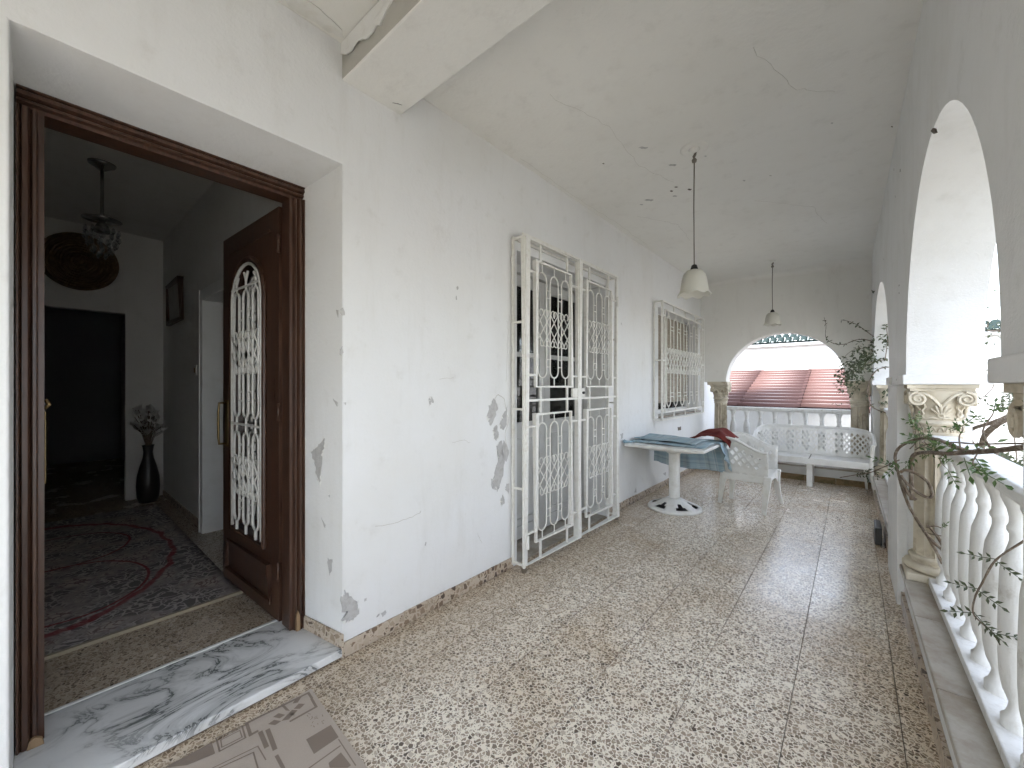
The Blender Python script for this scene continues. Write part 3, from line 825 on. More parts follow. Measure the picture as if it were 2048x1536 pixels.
# ---------------------------------------------------------------- fluted columns
def column(x, y, zb, label, impost=True, rr=0.105, full=True):
    c = thing('fluted_column', label, 'column', (x, y, zb), group='cream fluted columns of the porch')
    zt = SPR - 0.055
    # base: plinth, two tori
    b = MB(); b.box((x - .145, y - .145, zb), (x + .145, y + .145, zb + .045)); o = b.build('plinth', M['stone'], c); bevel(o, .006)
    pr_ = [(rr * 1.28, zb + .045)]
    for k in range(9):
        a = -math.pi / 2 + math.pi * k / 8
        pr_.append((rr * 1.22 + .022 * math.cos(a), zb + .067 + .022 * math.sin(a)))
    pr_ += [(rr * 1.10, zb + .093), (rr * 1.08, zb + .105)]
    for k in range(7):
        a = -math.pi / 2 + math.pi * k / 6
        pr_.append((rr * 1.08 + .014 * math.cos(a), zb + .12 + .014 * math.sin(a)))
    pr_ += [(rr * 1.0, zb + .136), (rr * 0.97, zb + .15)]
    MB().lathe(pr_, (x, y, 0), 40).build('base_moulding', M['stone'], c, True, 50)
    # shaft
    zs0, zs1 = zb + .14, zt - .30
    n = 168; NF = 14; rings = []
    for k, f in enumerate((0, .03, .06, .5, .94, .97, 1)):
        z = zs0 + (zs1 - zs0) * f
        r0 = rr * (1 - 0.07 * f)
        dep = 0.0 if f in (0, 1) else (.6 if f in (.03, .97) else 1.0)
        rings.append([(x + (r0 - .033 * dep * abs(math.sin(NF / 2 * a)) ** .7) * math.cos(a), y + (r0 - .033 * dep * abs(math.sin(NF / 2 * a)) ** .7) * math.sin(a), z) for a in [2 * math.pi * j / n for j in range(n)]])
    MB().loft(rings).build('shaft', M['stone'], c, True, 60)
    # capital: necking, bell, abacus
    zc = zt - .30
    r1 = rr * .95
    pr_ = [(r1, zc - .002), (r1 * 1.07, zc + .006), (r1 * 1.07, zc + .016), (r1 * .98, zc + .02), (r1 * .98, zc + .06), (r1 * 1.14, zc + .066), (r1 * 1.2, zc + .078), (r1 * 1.12, zc + .09), (r1 * 1.0, zc + .096), (r1 * .98, zc + .13), (r1 * 1.03, zc + .18), (r1 * 1.16, zc + .225), (r1 * 1.36, zc + .262)]
    cap = MB().lathe(pr_, (x, y, 0), 40).build('capital', M['stone'], c, True, 50)
    b = MB()
    for (h, z0, z1) in ((.128, zt - .038, zt - .022), (.140, zt - .022, zt)):
        pts = []
        for s in range(4):
            a = math.pi / 2 * s
            for tt in (-1, -.6, -.2, .2, .6, 1):
                px_, py_ = h * tt, -h + .022 * (1 - tt * tt)
                pts.append((x + px_ * math.cos(a) - py_ * math.sin(a), y + px_ * math.sin(a) + py_ * math.cos(a)))
        b.loft([[(p[0], p[1], z0) for p in pts], [(p[0], p[1], z1) for p in pts]])
    o = b.build('abacus', M['stone'], cap); bevel(o, .003)
    # reliefs on each side
    if full:
        for s in range(4):
            a = math.pi / 2 * s
            def W(u, d, z):          # u along the face, d outwards
                return Vector((x + u * math.cos(a) + d * math.sin(a), y + u * math.sin(a) - d * math.cos(a), z))
            def dep(u, z):
                f = max(0, min(1, (z - zc - .1) / .16))
                return math.sqrt(max(1e-4, (r1 * (1.0 + .36 * f ** 2)) ** 2 - u * u)) + .002
            for sg in (-1, 1):
                b = MB()       # volute: rolled spiral
                pts = []
                for k in range(34):
                    th = k / 33 * 2 * math.pi * 1.9
                    rad = .040 * (1 - k / 33 * .85)
                    pts.append(W(sg * (.094 + rad * math.cos(th + math.pi / 2) * -1 * 1.0), .128 + .006 * k / 33, zt - .083 + rad * math.sin(th + math.pi / 2)))
                b.sweep(pts, [.0085 * (1 - k / 33 * .45) for k in range(34)], 6)
                disc = [W(sg * (.094 + .036 * math.cos(q_)), .122, zt - .083 + .036 * math.sin(q_)) for q_ in [2 * math.pi * k / 16 for k in range(16)]]
                disc2 = [W(sg * (.094 + .036 * math.cos(q_)), .08, zt - .083 + .036 * math.sin(q_)) for q_ in [2 * math.pi * k / 16 for k in range(16)]]
                b.loft([disc, disc2])
                b.build('volute', M['stone'], cap, True, 50)
                b = MB()       # stem from the centre out to the volute
                pts = [W(sg * u, dep(sg * u, z) + .006, z) for u, z in ((.0, zt - .135), (.012, zt - .11), (.030, zt - .085), (.052, zt - .062), (.078, zt - .048), (.098, zt - .044))]
                b.sweep(pts, [.005, .007, .008, .008, .007, .006], 6)
                pts = [W(sg * u, dep(sg * u, z) + .004, z) for u, z in ((.066, zt - .11), (.062, zt - .13), (.074, zt - .15), (.066, zt - .17), (.08, zt - .195), (.088, zt - .205))]
                b.sweep(pts, [.004, .006, .007, .006, .006, .003], 6)
                pts = [W(sg * u, dep(sg * u, z) + .004, z) for u, z in ((.008, zt - .196), (.03, zt - .19), (.05, zt - .198), (.085, zt - .20))]
                b.sweep(pts, [.004, .006, .005, .003], 6)
                b.build('scroll_stem', M['stone'], cap, True, 60)
            b = MB()           # palmette
            for k in range(5):
                an = (k - 2) * .5
                p0 = (.012 * math.sin(an), zt - .17)
                p1 = (.048 * math.sin(an), zt - .165 + .05 * math.cos(an))
                pts = [W(p0[0] + (p1[0] - p0[0]) * f, dep(p0[0] + (p1[0] - p0[0]) * f, p0[1] + (p1[1] - p0[1]) * f) + .003 + .004 * f, p0[1] + (p1[1] - p0[1]) * f) for f in (0, .35, .7, 1)]
                b.sweep(pts, [.004, .007, .008, .004], 6)
            cc = [W(.012 * math.cos(q_), dep(0, zt - .178) + .006, zt - .178 + .012 * math.sin(q_)) for q_ in [2 * math.pi * k / 10 for k in range(10)]]
            b.sweep(cc, .004, 5, closed=True)
            b.build('palmette', M['stone'], cap, True, 60)
        b = MB()               # egg band on the neck
        for k in range(20):
            a = 2 * math.pi * k / 20
            pts = []
            for j in range(7):
                th = math.pi * j / 6
                aa = a + .11 * math.cos(th)
                rad = r1 * 1.0 + .004
                pts.append((x + rad * math.cos(aa), y + rad * math.sin(aa), zc + .028 + .026 * math.sin(th)))
            b.sweep(pts, .0035, 4)
        b.build('egg_band', M['stone'], cap, True)
    return c
ZC = 0.265
cols = [column(AX(3.425) + .145, 3.425, ZC, 'cream fluted column with vine stems twisting round it, beside the pier'),
        column(AX(1.295) + .145, 1.295, ZC, 'cream fluted column at the right edge of the photo, only its capital showing'),
        column(AX(4.375) + .165, 4.375, ZC, 'cream fluted column on the far side of the pier', full=False),
        column(AX(7.02) + .165, 7.02, ZC, 'cream fluted column at the far end of the arcade, behind the vine leaves', full=False),
        column(2.085, 7.55, .23, 'cream fluted column right of the end arch, behind the bench'),
        column(0.285, 7.55, .23, 'cream fluted column left of the end arch, next to the house wall')]
# imposts: white slabs between capital and arch
def impost(y0, y1, parent):
    o = shear(MB().box((2.255, y0, SPR - .055), (2.61, y1, SPR + .004))).build('impost', M['rough'], parent); bevel(o, .006)
impost(3.275, 3.56, arc); impost(4.24, 4.525, arc); impost(1.16, 1.445, arc); impost(6.875, 7.16, arc)
for (a, c) in ((0.105, 0.42), (1.915, 2.25)):
    o = boxo('impost', (a, BY - .012, SPR - .055), (c, BY + .27, SPR + .004), M['stone'], back, .006)

# ---------------------------------------------------------------- balustrades
BPROF = [(.054, 0), (.054, .025), (.042, .035), (.035, .05), (.031, .066), (.037, .08), (.048, .10), (.057, .14), (.061, .20), (.061, .28), (.059, .36), (.056, .43), (.051, .465), (.038, .495), (.030, .52), (.030, .54), (.037, .55), (.037, .56), (.031, .57), (.030, .585), (.036, .61), (.049, .635), (.054, .645), (.054, .66)]
def balustrade(name_label, pts, z0, z1, p0, p1, rail_w, parent_loc, rh=.085):
    c = thing('balustrade', name_label, 'balustrade', parent_loc, group='white balustrades round the porch')
    H = z1 - z0
    o0 = None
    for (x, y) in pts:
        if o0 is None:
            b = MB().lathe([(r * .78, z * H / .66) for r, z in BPROF], (0, 0, 0), 28)
            o0 = b.build('baluster', M['balust'], c, True, 50); o = o0
        else:
            o = dup(o0, c)
        o.location = (x, y, z0)
        o.rotation_euler = (0, 0, rng.uniform(0, 6))
    d = (Vector(p1) - Vector(p0)).normalized()
    s = Vector((d.y, -d.x, 0))
    def prism(secs):
        return [[Vector(q_) + s * u + Vector((0, 0, z)) for u, z in secs] for q_ in (p0, p1)]
    h = rail_w / 2
    b = MB().loft(prism([(-h * .8, z1), (h * .8, z1), (h * .85, z1 + rh * .2), (h, z1 + rh * .35), (h, z1 + rh * .8), (h * .8, z1 + rh), (-h * .8, z1 + rh), (-h, z1 + rh * .8), (-h, z1 + rh * .35), (-h * .85, z1 + rh * .2)]))
    o = b.build('handrail', M['balust'], c); bevel(o, .004)
    b = MB().loft(prism([(-.065, z0 - .04), (.065, z0 - .04), (.065, z0), (-.065, z0)]))
    o = b.build('bottom_rail', M['balust'], c); bevel(o, .004)
    b = MB().loft(prism([(-.072, z0 - .041), (-.0655, z0 - .041), (-.0655, z0 - .012), (-.072, z0 - .018)]))
    b.build('dirty_mortar_line', M['dirtline'], c)
    return c
RX = lambda y: AX(y) + .155
ys = [3.22 - .2 * k for k in range(9)]
balustrade('white balustrade on the kerb at the right, below the nearest arch', [(RX(y), y) for y in ys], .305, 1.06, (RX(3.31), 3.31, 0), (RX(1.41), 1.41, 0), .125, (RX(2.3), 2.3, .265), .055)
ys = [6.80 - .2 * k for k in range(12)]
balustrade('white balustrade on the kerb beyond the pier, mostly hidden', [(RX(y), y) for y in ys], .305, 1.06, (RX(6.90), 6.90, 0), (RX(4.49), 4.49, 0), .125, (RX(5.7), 5.7, .265), .055)
xs = [0.475 + .197 * k for k in range(8)]
balustrade('white balustrade under the end arch, behind the plastic bench', [(x, 7.55) for x in xs], .27, 0.985, (0.385, 7.55, 0), (1.985, 7.55, 0), .13, (1.18, 7.55, .23), .065)

# ================================================================= ENTRANCE DOOR
dr = thing('entrance_door', 'dark brown wooden entrance door standing open, with arched white grille panel', 'door', (-0.4, 0.45, 0.05))
XF0, XF1 = -0.46, -0.325
Y0, Y1, ZT = -0.055, 0.957, 2.50
JW = 0.068
def moulded_jamb(y_in, y_out, name):
    s = 1 if y_out > y_in else -1
    d = abs(y_out - y_in)
    sec = [(XF0, y_in), (XF1 - .03, y_in), (XF1 - .03, y_in + s * d * .22), (XF1 - .012, y_in + s * d * .30), (XF1 - .012, y_in + s * d * .42), (XF1 - .02, y_in + s * d * .5), (XF1, y_in + s * d * .6), (XF1, y_in + s * d * .8), (XF1 - .008, y_in + s * d * .86), (XF1 + .004, y_in + s * d * .92), (XF1 + .004, y_out), (XF0, y_out)]
    b = MB().loft([[(x, y, .052) for x, y in sec], [(x, y, ZT - JW + .0) for x, y in sec]])
    o = b.build(name, M['wood'], dr)
    return o
jl = moulded_jamb(Y0 + JW, Y0, 'door_jamb')
jr = moulded_jamb(Y1 - JW, Y1, 'door_jamb')
sec = [(XF0, 0), (XF1 - .03, 0), (XF1 - .03, JW * .22), (XF1 - .012, JW * .30), (XF1 - .012, JW * .42), (XF1 - .02, JW * .5), (XF1, JW * .6), (XF1, JW * .8), (XF1 - .008, JW * .86), (XF1 + .004, JW * .92), (XF1 + .004, JW), (XF0, JW)]
MB().loft([[(x, Y0, ZT - JW + z) for x, z in sec], [(x, Y1, ZT - JW + z) for x, z in sec]]).build('door_head', M['wood'], dr)
# plaster infill between frame and reveal
MB().loft([[(0.0, 1.0095, z_), (-.335, .957, z_), (-.46, .957, z_), (-.46, 1.012, z_), (0.0, 1.0125, z_)] for z_ in (.049, 2.541)]).build('splayed_reveal', M['wall'], hw)
MB().loft([[(0.0, y_, 2.5392), (-.335, y_, 2.499), (-.46, y_, 2.499), (-.46, y_, 2.543), (0.0, y_, 2.5425)] for y_ in (-.061, 1.012)]).build('splayed_lintel', M['wall'], hw)
b = MB().loft([[(XF1 + .005, .912, .052), (XF1 + .005, .932, .052), (XF1 + .005, .930, .13), (XF1 + .005, .922, .16), (XF1 + .005, .914, .14)], [(XF1 - .01, .912, .052), (XF1 - .01, .932, .052), (XF1 - .01, .930, .13), (XF1 - .01, .922, .16), (XF1 - .01, .914, .14)]])
b.build('bare_wood_chip', M['rawwood'], jr)
b = MB().loft([[(XF1 + .006, -.03, .052), (XF1 + .006, .012, .052), (XF1 + .006, .008, .075), (XF1 + .006, -.01, .088), (XF1 + .006, -.025, .082)], [(XF1 - .01, -.03, .052), (XF1 - .01, .012, .052), (XF1 - .01, .008, .075), (XF1 - .01, -.01, .088), (XF1 - .01, -.025, .082)]])
b.build('bare_wood_chip', M['rawwood'], jl)
boxo('strike_plate', (XF1 - .095, Y0 + JW, 1.02), (XF1 - .055, Y0 + JW + .004, 1.30), M['brass'], jl, .002)
MB().sweep([(XF1 - .06, Y0 + JW, 1.31), (XF1 - .055, Y0 + JW + .012, 1.325), (XF1 - .06, Y0 + JW + .004, 1.345)], .006, 6).build('latch_tongue', M['brass'], jl, True)
# leaf: hinged on the right jamb, swung in; built in (s, z) with s from hinge, face towards -Y
LW, LZ0, LZ1, LT = 0.90, 0.062, 2.415, 0.045
ang = R(182.5)
hx, hy = -0.475, 0.878
dirx, diry = math.cos(ang), math.sin(ang)          # along the leaf
nx, ny = math.sin(ang) * 1.0, -math.cos(ang) * -1.0
nrm = Vector((-diry, dirx, 0))
if nrm.y > 0: nrm = -nrm
def LP(s, d, z):     # d: outwards from visible face (towards -Y)
    return Vector((hx + dirx * s, hy + diry * s, z)) + nrm * d
def lbox(mb, s0, s1, z0, z1, d0, d1):
    return mb.loft([[LP(s0, d0, z0), LP(s1, d0, z0), LP(s1, d1, z0), LP(s0, d1, z0)], [LP(s0, d0, z1), LP(s1, d0, z1), LP(s1, d1, z1), LP(s0, d1, z1)]])
GS0, GS1, GZ0, GZ1 = 0.20, 0.70, 0.46, 2.18        # glazed arch opening
rA = (GS1 - GS0) / 2; zsp = GZ1 - rA
leaf = None
b = MB()
lbox(b, 0, GS0, LZ0, LZ1, -LT, 0); lbox(b, GS1, LW, LZ0, LZ1, -LT, 0); lbox(b, GS0, GS1, LZ0, GZ0, -LT, 0)
n = 20
for k in range(n):
    a0, a1 = math.pi * k / n, math.pi * (k + 1) / n
    s0, s1 = (GS0 + GS1) / 2 - rA * math.cos(a0), (GS0 + GS1) / 2 - rA * math.cos(a1)
    z0, z1 = zsp + rA * math.sin(a0), zsp + rA * math.sin(a1)
    b.loft([[LP(s0, 0, z0), LP(s1, 0, z1), LP(s1, 0, LZ1), LP(s0, 0, LZ1)], [LP(s0, -LT, z0), LP(s1, -LT, z1), LP(s1, -LT, LZ1), LP(s0, -LT, LZ1)]])
leaf = b.build('door_leaf', M['wood'], dr)
b = MB()
path = [LP(GS0 - .02, .008, GZ0 - .02)] + [LP((GS0 + GS1) / 2 - (rA + .02) * math.cos(math.pi * k / 24), .008, zsp + (rA + .02) * math.sin(math.pi * k / 24)) for k in range(25)] + [LP(GS1 + .02, .008, GZ0 - .02)]
b.sweep(path, .016, 8, closed=True); b.build('glazing_bead', M['wood'], leaf, True)
b = MB(); sqbar(b, [LP(.1, .004, .34), LP(.8, .004, .34), LP(.8, .004, .14), LP(.1, .004, .14)], .009, True); b.build('panel_moulding', M['wood'], leaf)
b = MB(); sqbar(b, [LP(.11, .003, 2.30), LP(.80, .003, 2.30)], .007); b.build('panel_moulding', M['wood'], leaf)
mk('glass_pane', [LP(GS0 - .01, -.03, GZ0 - .01), LP(GS1 + .01, -.03, GZ0 - .01), LP(GS1 + .01, -.03, GZ1 + .01), LP(GS0 - .01, -.03, GZ1 + .01)], [(0, 1, 2, 3)], M['glass'], leaf)
def stadium(c, hw_, z0, z1, n=8):
    return [(c + hw_ * math.cos(a), z1 - hw_ + hw_ * math.sin(a)) for a in [math.pi * k / n for k in range(n + 1)]] + [(c - hw_ * math.cos(a), z0 + hw_ - hw_ * math.sin(a)) for a in [math.pi * k / n for k in range(n + 1)]]
def lattice(parent, mapf, u0, u1, z0, z1, cells, r, mat, scroll=True, span=2):
    """crossing diagonal bars with little curls at the ends; every bar an object"""
    cw = (u1 - u0) / cells
    hook = cw * .28
    n_ = 0
    for d in (1, -1):
        for k in range(-span + 0, cells + 1):
            ua, ub = u0 + k * cw, u0 + (k + span) * cw
            za, zb = z0, z1
            if d < 0: za, zb = z1, z0
            f0 = max(0, (u0 - ua) / (ub - ua)); f1 = min(1, (u1 - ua) / (ub - ua))
            if f1 - f0 < .12: continue
            pts = [(ua + (ub - ua) * f, za + (zb - za) * f) for f in (f0, f1)]
            if scroll and f1 == 1 and ub < u1 - hook * .5:
                sg = 1 if zb > za else -1
                pts += [(ub + hook * (1 - math.cos(a)) , zb + sg * hook * math.sin(a)) for a in (.5, 1.1, 1.7, 2.3, 2.9, 3.6, 4.3)]
            if scroll and f0 == 0 and ua > u0 + hook * .5:
                sg = 1 if za > zb else -1
                pts = [(ua - hook * (1 - math.cos(a)), za + sg * hook * math.sin(a)) for a in (4.3, 3.6, 2.9, 2.3, 1.7, 1.1, .5)] + pts
            off = .004 if d > 0 else -.004
            MB().sweep([mapf(u, z, off) for u, z in pts], r, 5).build('lattice_bar', mat, parent, True)
def grille(parent, mapf, us, hw_, z0, z1, lat, ladders, r, mat, rl=None, lat_rng=None, cells=6):
    for c in us:
        MB().sweep([mapf(u, z, 0) for u, z in stadium(c, hw_, z0, z1)], r, 6, closed=True).build('oval_bar', mat, parent, True)
    for a, c in zip(us[:-1], us[1:]):
        for z in ladders:
            MB().sweep([mapf(a + hw_, z, 0), mapf(c - hw_, z, 0)], r * .75, 5).build('ladder_bar', mat, parent)
    if lat:
        lattice(parent, mapf, lat_rng[0], lat_rng[1], lat[0], lat[1], cells, r * .75, mat)
DG = lambda u, z, d: LP(u, .012 + d, z)
us = [GS0 + .095, (GS0 + GS1) / 2, GS1 - .095]
ro = .0085
grille(leaf, DG, us, .045, 1.20, 2.0, (1.50, 1.72), (1.95 - .07, 1.82, 1.36, 1.30), ro, M['iron'], lat_rng=(GS0 + .02, GS1 - .02), cells=5)
grille(leaf, DG, us, .045, .52, 1.10, (.72, .92), (1.02, .96, .66, .61), ro, M['iron'], lat_rng=(GS0 + .02, GS1 - .02), cells=5)
b = MB(); b.sweep([DG(GS0 + .012, GZ0 + .01, 0)] + [DG((GS0 + GS1) / 2 - (rA - .012) * math.cos(math.pi * k / 20), zsp + (rA - .012) * math.sin(math.pi * k / 20), 0) for k in range(21)] + [DG(GS1 - .012, GZ0 + .01, 0)], .010, 6); b.build('grille_frame', M['iron'], leaf, True)
for z in (1.15, 2.03):
    MB().sweep([DG(GS0 + .012, z, 0), DG(GS1 - .012, z, 0)], .008, 6).build('cross_bar', M['iron'], leaf)
for u in us:
    MB().sweep([DG(u, 1.10, 0), DG(u, 1.20, 0)], .007, 6).build('stub_bar', M['iron'], leaf)
    MB().sweep([DG(u, .46, 0), DG(u, .52, 0)], .009, 6).build('stub_bar', M['iron'], leaf)
    top = zsp + math.sqrt(max(0, (rA - .02) ** 2 - (u - (GS0 + GS1) / 2) ** 2))
    MB().sweep([DG(u, 2.0, 0), DG(u, 2.06, 0), DG(u - .03, min(top, 2.12), 0)], .007, 6).build('stub_bar', M['iron'], leaf)
    MB().sweep([DG(u, 2.06, 0), DG(u + .03, min(top, 2.12), 0)], .007, 6).build('stub_bar', M['iron'], leaf)
for z in (2.2, 1.25, .35):
    MB().sweep([LP(-.006, .006, z - .05), LP(-.006, .006, z + .05)], .009, 8).build('hinge', M['wood'], leaf, True)
MB().sweep([LP(.83, .0, 1.28), LP(.83, .045, 1.28), LP(.83, .05, 1.22), LP(.83, .05, 1.05), LP(.83, .045, 1.0), LP(.83, 0, 1.0)], .008, 8).build('pull_handle', M['brass'], leaf, True)
b = MB(); lbox(b, .80, .86, .98, 1.30, 0, .004); b.build('handle_plate', M['brass'], leaf)

# marble doorstep and the terrazzo strip behind it
ds = thing('doorstep', 'grey veined white marble doorstep slab in front of the entrance door', 'doorstep', (-.26, .47, 0))
o = boxo('slab', (-0.515, -0.06, 0.012), (0.012, 1.008, 0.051), M['marble'], ds, .004)
boxo('mortar_bed', (-0.5, -0.055, -0.005), (-0.002, 1.005, 0.0118), M['dirtline'], ds)

# ================================================================= HALL
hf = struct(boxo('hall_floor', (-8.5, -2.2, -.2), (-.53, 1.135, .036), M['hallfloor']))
boxo('floor_edge_strip', (-.53, -.055, .0), (-.5155, .955, .055), M['white'], hf)
wf = holed_wall('hall_far_wall', M['hall'], -4.55, -4.68, -2.2, 1.05, 0.03, 3.2, [(-0.25, .66, .03, 2.25)]); struct(wf)
struct(boxo('hall_ceiling', (-8.5, -2.2, 3.2), (-.48, 1.1, 3.4), M['hall']))
struct(boxo('hall_left_wall', (-8.5, -2.3, -.1), (-.48, -2.2, 3.4), M['hall']))
# right wall with a doorway
b = MB()
for (x0, x1, z0, z1) in ((-8.5, -2.56, 0, 3.3), (-2.56, -1.62, 2.2, 3.3), (-1.62, -.48, 0, 3.3)):
    b.box((x0, 1.0, z0), (x1, 1.12, z1))
struct(b.build('hall_right_wall', M['hall']))
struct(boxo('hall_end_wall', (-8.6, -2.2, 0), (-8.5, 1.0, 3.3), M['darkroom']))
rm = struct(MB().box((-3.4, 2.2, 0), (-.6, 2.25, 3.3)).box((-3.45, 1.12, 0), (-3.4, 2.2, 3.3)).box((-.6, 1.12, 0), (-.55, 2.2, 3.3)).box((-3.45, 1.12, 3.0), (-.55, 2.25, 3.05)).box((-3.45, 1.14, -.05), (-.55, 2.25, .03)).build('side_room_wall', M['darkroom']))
idf = thing('hall_door_frame', 'white door frame in the right wall of the dark hall', 'door frame', (-2.1, 1.0, .036))
for (x0, x1) in ((-2.66, -2.545), (-1.635, -1.52)):
    o = boxo('jamb', (x0, .965, .036), (x1, 1.13, 2.28), M['white'], idf, .006)
    boxo('jamb_bead', (x0 + .02, .958, .036), (x0 + .045, .9652, 2.28), M['white'], o)
boxo('head', (-2.545, .965, 2.18), (-1.635, 1.13, 2.28), M['white'], idf, .006)
for x0 in (-4.5, -3.9, -3.3):
    boxo('skirting_tile', (x0, .988, .036), (min(x0 + .598, -2.68), 1.0, .11), M['skirt'], bpy.data.objects['hall_right_wall'], .003)
sw = thing('light_switch', 'small white light switch on the hall wall beside the door frame', 'switch', (-2.92, .995, 1.55))
boxo('switch_plate', (-2.96, .990, 1.50), (-2.885, .9998, 1.60), M['white'], sw, .003)
boxo('rocker', (-2.94, .984, 1.525), (-2.905, .9898, 1.575), M['brass'], sw, .002)
pf = thing('framed_picture', 'dark framed picture hung on the right wall of the hall', 'picture', (-3.8, .99, 2.1))
b = MB(); sqbar(b, [(-4.1, .985, 2.12), (-3.45, .985, 2.12), (-3.45, .97, 2.54), (-4.1, .97, 2.54)], .015, True); b.build('picture_frame', M['wood'], pf)
mk('print', [(-4.1, .988, 2.12), (-3.45, .988, 2.12), (-3.45, .975, 2.54), (-4.1, .975, 2.54)], [(0, 1, 2, 3)], M['picture'], pf)
# rug
rv = []; rf = []
NX, NY = 60, 36
for i in range(NX + 1):
    for j in range(NY + 1):
        x = -4.05 + 3.0 * i / NX; y = -1.0 + 1.86 * j / NY
        rv.append((x, y, .050 + .003 * noise.noise(Vector((x * 3, y * 3, 0)))))
for i in range(NX):
    for j in range(NY):
        a = i * (NY + 1) + j
        rf.append((a, a + NY + 1, a + NY + 2, a + 1))
rug = mk('hall_rug', rv, rf, M['rug'], None, True)
m_ = rug.modifiers.new('s', 'SOLIDIFY'); m_.thickness = .010
tag(rug, 'dark patterned rug with red oval bands on the hall floor', 'rug')
o = boxo('rug_binding', (-1.062, -1.0, .040), (-1.04, .862, .058), M['goldbinding'], rug)
# wall basket disc
bd = thing('woven_wall_disc', 'round dark woven reed disc hung high on the hall far wall', 'wall decoration', (-4.53, .29, 2.48))
b = MB()
for k in range(11):
    r_ = .03 + .026 * k
    b.sweep([(-4.53 + .03 - .02 * (k / 10) ** 2 + .004 * (j % 2), .29 + r_ * math.cos(2 * math.pi * j / 48), 2.77 + r_ * math.sin(2 * math.pi * j / 48)) for j in range(48)], .0135, 6, closed=True)
b.build('reed_coil', M['basket'], bd, True)
MB().sweep([(-4.52, .29 + .3 * math.cos(2 * math.pi * j / 40), 2.77 + .3 * math.sin(2 * math.pi * j / 40)) for j in range(40)], .016, 6, closed=True).build('rim', M['basket'], bd, True)
b = MB().loft([[(-4.535, .29 + .3 * math.cos(2 * math.pi * j / 32), 2.77 + .3 * math.sin(2 * math.pi * j / 32)) for j in range(32)], [(-4.515, .29 + .3 * math.cos(2 * math.pi * j / 32), 2.77 + .3 * math.sin(2 * math.pi * j / 32)) for j in range(32)]])
b.build('backing', M['basket'], bd)
# chandelier
cx_, cy_ = -2.64, .33
ch = thing('crystal_chandelier', 'small crystal chandelier on a metal rod under the hall ceiling', 'chandelier', (cx_, cy_, 3.2))
MB().lathe([(.0, 3.2), (.085, 3.199), (.08, 3.185), (.055, 3.17), (.03, 3.15), (.012, 3.14)][::-1], (cx_, cy_, 0), 24).build('ceiling_rose', M['chrome'], ch, True)
MB().sweep([(cx_, cy_, 3.15), (cx_ + .004, cy_, 2.98), (cx_ - .003, cy_, 2.8), (cx_, cy_, 2.74)], .011, 8).build('rod', M['chrome'], ch, True)
MB().lathe([(.012, 2.735), (.118, 2.745), (.12, 2.741), (.02, 2.728)], (cx_, cy_, 0), 32).build('metal_disc', M['chrome'], ch, True)
MB().lathe([(.015, 2.73), (.035, 2.70), (.05, 2.66), (.045, 2.64), (.02, 2.635)], (cx_, cy_, 0), 24).build('lamp_body', M['chrome'], ch, True)
d0 = None
for ringn, (rr_, zz, nn) in enumerate(((.10, 2.60, 12), (.085, 2.55, 11), (.06, 2.50, 8), (.03, 2.46, 4), (.10, 2.65, 10))):
    for k in range(nn):
        a = 2 * math.pi * (k + .5 * (ringn % 2)) / nn
        if d0 is None:
            d0 = MB().lathe([(.001, -.035), (.014, -.012), (.010, .012), (.001, .024)], (0, 0, 0), 6).build('crystal_drop', M['crystal'], ch); o = d0
        else:
            o = dup(d0, ch)
        o.location = (cx_ + rr_ * math.cos(a), cy_ + rr_ * math.sin(a), zz)
# vase with flowers
vx, vy = -4.32, .83
vz = thing('flower_vase', 'tall black floor vase with pale dried flowers in the hall corner', 'vase', (vx, vy, .036))
MB().lathe([(.0, .036), (.085, .036), (.10, .10), (.108, .22), (.10, .34), (.075, .46), (.05, .55), (.042, .62), (.05, .68), (.058, .70), (.048, .695), (.036, .62)], (vx, vy, 0), 28).build('vase_body', M['vase'], vz, True)
b = MB(); fl = MB()
for k in range(46):
    a = rng.uniform(0, 6.28); s = rng.uniform(.03, .20); h_ = rng.uniform(.80, 1.12)
    e = Vector((vx + s * math.cos(a) * .7, min(.985, vy + s * math.sin(a) * .75), h_))
    b.sweep([(vx, vy, .62), Vector((vx, vy, .7)).lerp(e, .5) + Vector((0, 0, .04)), e], .003, 4)
    for q_ in range(7):
        an = q_ * .9; tl_ = rng.uniform(.3, 1.2); L = rng.uniform(.035, .065)
        d1 = Vector((math.cos(an) * math.cos(tl_), math.sin(an) * math.cos(tl_), math.sin(tl_))); sd_ = d1.cross(Vector((0, 0, 1))).normalized()
        fl.add([e, e + d1 * L * .6 + sd_ * L * .35, e + d1 * L * 1.2, e + d1 * L * .6 - sd_ * L * .35], [(0, 1, 2, 3)])
b.build('flower_stem', M['bark'], vz)
fl.build('flower_head', M['petal'], vz)['kind'] = 'stuff'

